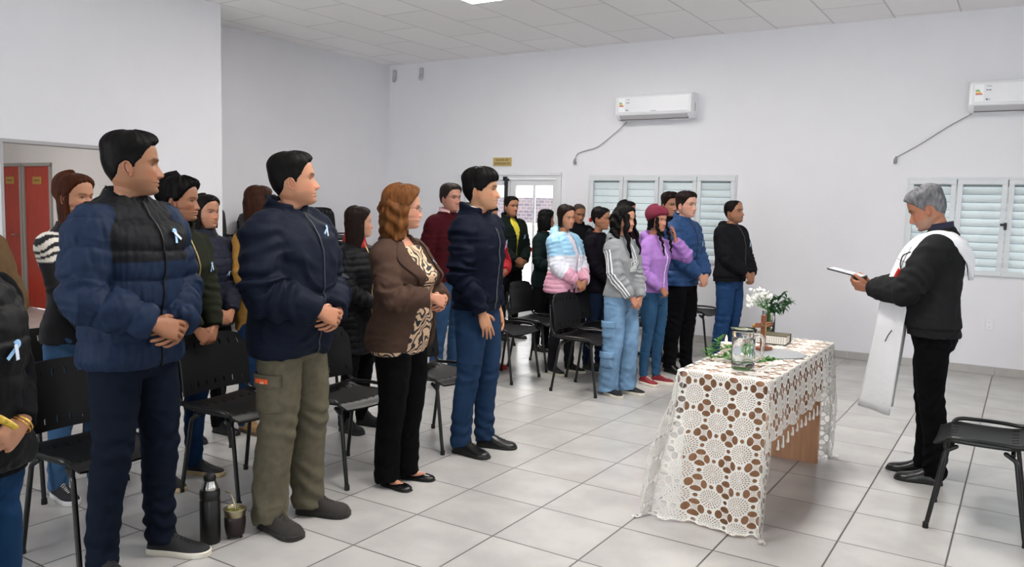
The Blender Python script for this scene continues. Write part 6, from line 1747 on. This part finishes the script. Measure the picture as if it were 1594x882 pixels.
people.append(P(label='bald man in black over a blue shirt, behind the pastel puffer', sex='m', h=1.63, loc=(-4.5, 8.52), rz=-30, head=(-12, -14), skin='#a06e52', near=1, seed=18, age=.8, hair=dict(kind='short', color='#5a4c44', side=.0012, top=.0014, strand=.0004, line=([0, 30, 60, 90, 104, 120, 150, 180], [.085, .08, .05, .0, .01, -.03, -.06, -.07])), arms='low', top=dict(mat=clothm('black_coat', '#15161c'), off=.026, z0=.84, collar='stand_open', name='jacket'), inner=dict(mat=clothm('royal_blue', '#24489a'), collar=.001), bottom=dict(mat=black_pants, w=W_STR)))
people.append(P(label='woman in black hoodie with red hair tie, left of the grey sweatshirt', sex='f', h=1.59, loc=(-3.50, 7.08), rz=-8, head=(14, -2), skin='#a97559', near=1, seed=19, build=1.05, hair=dict(kind='short', color='#151011', side=.007, top=.012, back=.018, tie=((.0, -.128, -.02), '#b81e2e')), arms='low', clz=.95,
  top=dict(mat=clothm('black_hood', '#19161e'), off=.024, z0=.84, collar='hood', name='hoodie'), extra=[scarf('#7c2a26', 'undershirt', (1.45, 1.475, 1.50), (.080, .070, .064))], bottom=dict(mat=denim('dark', '#1c2a42'), w=W_F), shoes='boot', shoecol=('#141416', '#0e0e10', '#141416')))
people.append(P(label='girl with long black curls in grey sweatshirt with white stripes and cargo jeans', sex='f', h=1.60, loc=(-2.84, 6.18), rz=-14, head=(2, -2), skin='#c08a70', near=1, seed=20, build=.98, lip='#a8484a',
  hair=dict(kind='curly', color='#0f0b0c', long=.36, w=.094, vol=.012, wave=.010, A=118, thick=.040, side=.018, top=.018, back=.024, strand=.004, strand2=.007,
     locks=[dict(p=[(.055, .055, .04), (.074, .070, -.04), (.080, .085, -.13), (.085, .120, -.24), (.075, .140, -.36)], r=.030, wave=.007, wf=48, flat=.6), dict(p=[(-.060, .045, .05), (-.078, .055, -.04), (-.080, .080, -.13), (-.070, .120, -.24), (-.075, .140, -.33)], r=.028, wave=.007, wf=48, flat=.6)]),
  arms='low', clz=.93, cly=.20, top=dict(mat=clothm('grey_melange', '#8c8e91', bscale=120), off=.024, sleeve=.026, z0=.93, collar='hood', name='sweatshirt', crease=.008), extra=[sweat_marks],
  bottom=dict(mat=denim('light_wash', '#6f8fae', .35), w=(.100, .096, .094, .092, .092), stack=.5, hem=.035, pockets=[(1, .62, .15, .16), (1, .34, .14, .16)], pth=.026, belt=0), shoes='sneaker', shoecol=('#1a1a1c', '#d8d2c4', 'none'), feet=(-12, 14), stance=.095, legdy=(0, .06)))
people.append(P(label='woman in dark top whose dark hair shows behind the black curls', sex='f', h=1.66, loc=(-3.60, 7.90), rz=-10, head=(12, 0), skin='#a97559', near=0, seed=21, hair=dict(kind='long', color='#151011', long=.2, w=.08, side=.010, top=.018, back=.03), arms='low', top=dict(mat=clothm('wine', '#3c1624'), off=.024, z0=.84, collar='crew', name='sweater'), bottom=dict(mat=black_pants, w=W_F)))
people.append(P(label='girl in maroon beanie and lilac hoodie raising her left hand to her face', sex='f', h=1.60, loc=(-2.79, 6.76), rz=-10, head=(-10, -2), skin='#b98268', near=1, seed=22, build=.94, beanie='#6a1730', lip='#a8484a',
  hair=dict(kind='long', color='#120d0d', long=.08, w=.078, A=95, thick=.02, side=.006, top=.004, back=.006, locks=[dict(p=[(.058, .045, .02), (.074, .060, -.06), (.080, .090, -.15), (.070, .130, -.25), (.060, .145, -.36)], r=.018, wave=.005, wf=110), dict(p=[(-.058, .045, .02), (-.072, .060, -.06), (-.072, .095, -.15), (-.055, .135, -.25), (-.045, .150, -.34)], r=.018, wave=.005, wf=110)]),
  arms=('low', 'cheek'), clz=.98, clx=.06, cly=.19, cheek=(-.115, .155, 1.455), cheekd=(.25, -.05, 1), top=dict(mat=clothm('lilac', '#a479bd'), off=.022, sleeve=.022, z0=.93, collar='hood', name='hoodie', zip=('#e0dce6', .2), crease=.007), extra=[],
  bottom=dict(mat=denim('skinny', '#3a6288'), w=(.094, .080, .054, .050, .043), stack=.4, hem=.075), shoes='sneaker', shoecol=('#7c1c26', '#e2dccd', '#e8e4da'), feet=(-12, 14), stance=.075, legdy=(0, .05)))
people.append(P(label='dark-haired man whose head shows between beanie and light blue puffer', sex='m', h=1.76, loc=(-3.20, 8.08), rz=-25, head=(-10, -2), skin='#a97a60', near=1, seed=23, hair=HS('#2a1c17', side=.005, top=.024, quiff=.006, strand=.004), arms='side', top=dict(mat=clothm('black_j', '#17181b'), off=.026, z0=.86, collar='stand', name='jacket'), bottom=dict(mat=black_pants, w=W_STR)))
people.append(P(label='man in light blue puffer jacket and black trousers', sex='m', h=1.76, loc=(-2.79, 7.45), rz=-10, head=(-6, 0), skin='#cf9e88', near=1, seed=24, build=1.04, hair=HS('#2b1e1a', side=.004, top=.018, quiff=.006), arms='low', clz=.97, cly=.25,
  top=dict(mat=puffm('sky', '#35598a'), off=.030, sleeve=.028, z0=.86, puff=(.066, .010), collar='stand', name='puffer_jacket', zip=('#22334a', .2), chev=.25), bottom=dict(mat=clothm('black_jeans', '#131317'), w=W_STR, stack=.8), shoes='derby', shoecol=('#131214', '#0e0d0d', '#151515'), ribbon=(-.12, 1.27, .2), feet=(-12, 14), legdy=(0, .05)))
people.append(P(label='man in charcoal hoodie and blue jeans standing last, nearest the window wall', sex='m', h=1.70, loc=(-2.59, 8.30), rz=-12, head=(-2, 7), skin='#a8785c', near=1, seed=25, build=1.12, belly=.03, chub=.4, stubble=.35,
  hair=dict(kind='short', color='#1a1514', side=.004, top=.006, line=([0, 20, 35, 50, 62, 74, 84, 96, 104, 118, 150, 180], [.098, .092, .070, .056, .030, .004, -.012, -.004, .010, -.040, -.070, -.078])), arms='low', clz=.98, cly=.26,
  top=dict(mat=clothm('charcoal_jersey', '#26262a'), off=.030, sleeve=.028, z0=.88, collar='hood', name='hoodie', zip=('#3a3a3e', .3), hemrib=1), bottom=dict(mat=denim('jeans_last', '#2f5283'), w=(.102, .096, .082, .076, .072), stack=.9), shoes='derby', shoecol=('#141214', '#0e0d0d', '#151515'), ribbon=(-.115, 1.30, .2)))
for sp in people: person(sp)

# ------------------------------------------------------------------ things held
tbl = thing('tablet', 'tablet computer held in both hands by the man with the stole', 'tablet', (-.905, 5.285, 1.192), 0)
q = MB(); q.box(-.125, .085, -.090, .090, -.0045, .0045, .003); q.xf(np.array(Matrix.Rotation(math.radians(12), 4, 'Y'))); bd_ = q.build('tablet_case', mat('case_dark', '#1a1c1e', .5), tbl)
q = MB(); q.box(-.117, .077, -.083, .083, .0046, .0058); q.xf(np.array(Matrix.Rotation(math.radians(12), 4, 'Y'))); q.build('screen', mat('tablet_screen', '#b9bcc0', .2, emit='#d8dce0', estr=.08), bd_)
pch = thing('pouch', 'yellow patterned strap held by the person in the black vest', 'pouch', (-2.085, .955, 1.005), 0)
V, F = tube([(.035, .035, -.025), (.015, .012, -.005), (-.01, -.015, .012), (-.03, -.045, .02)], [.007, .010, .010, .006], m=12, n=20, round_end=(True, True)); link('strap', mesh_np('strap', V, F), mat('yellow_scale', '#b89a2c', .5, noise=.4, nscale=90), pch)
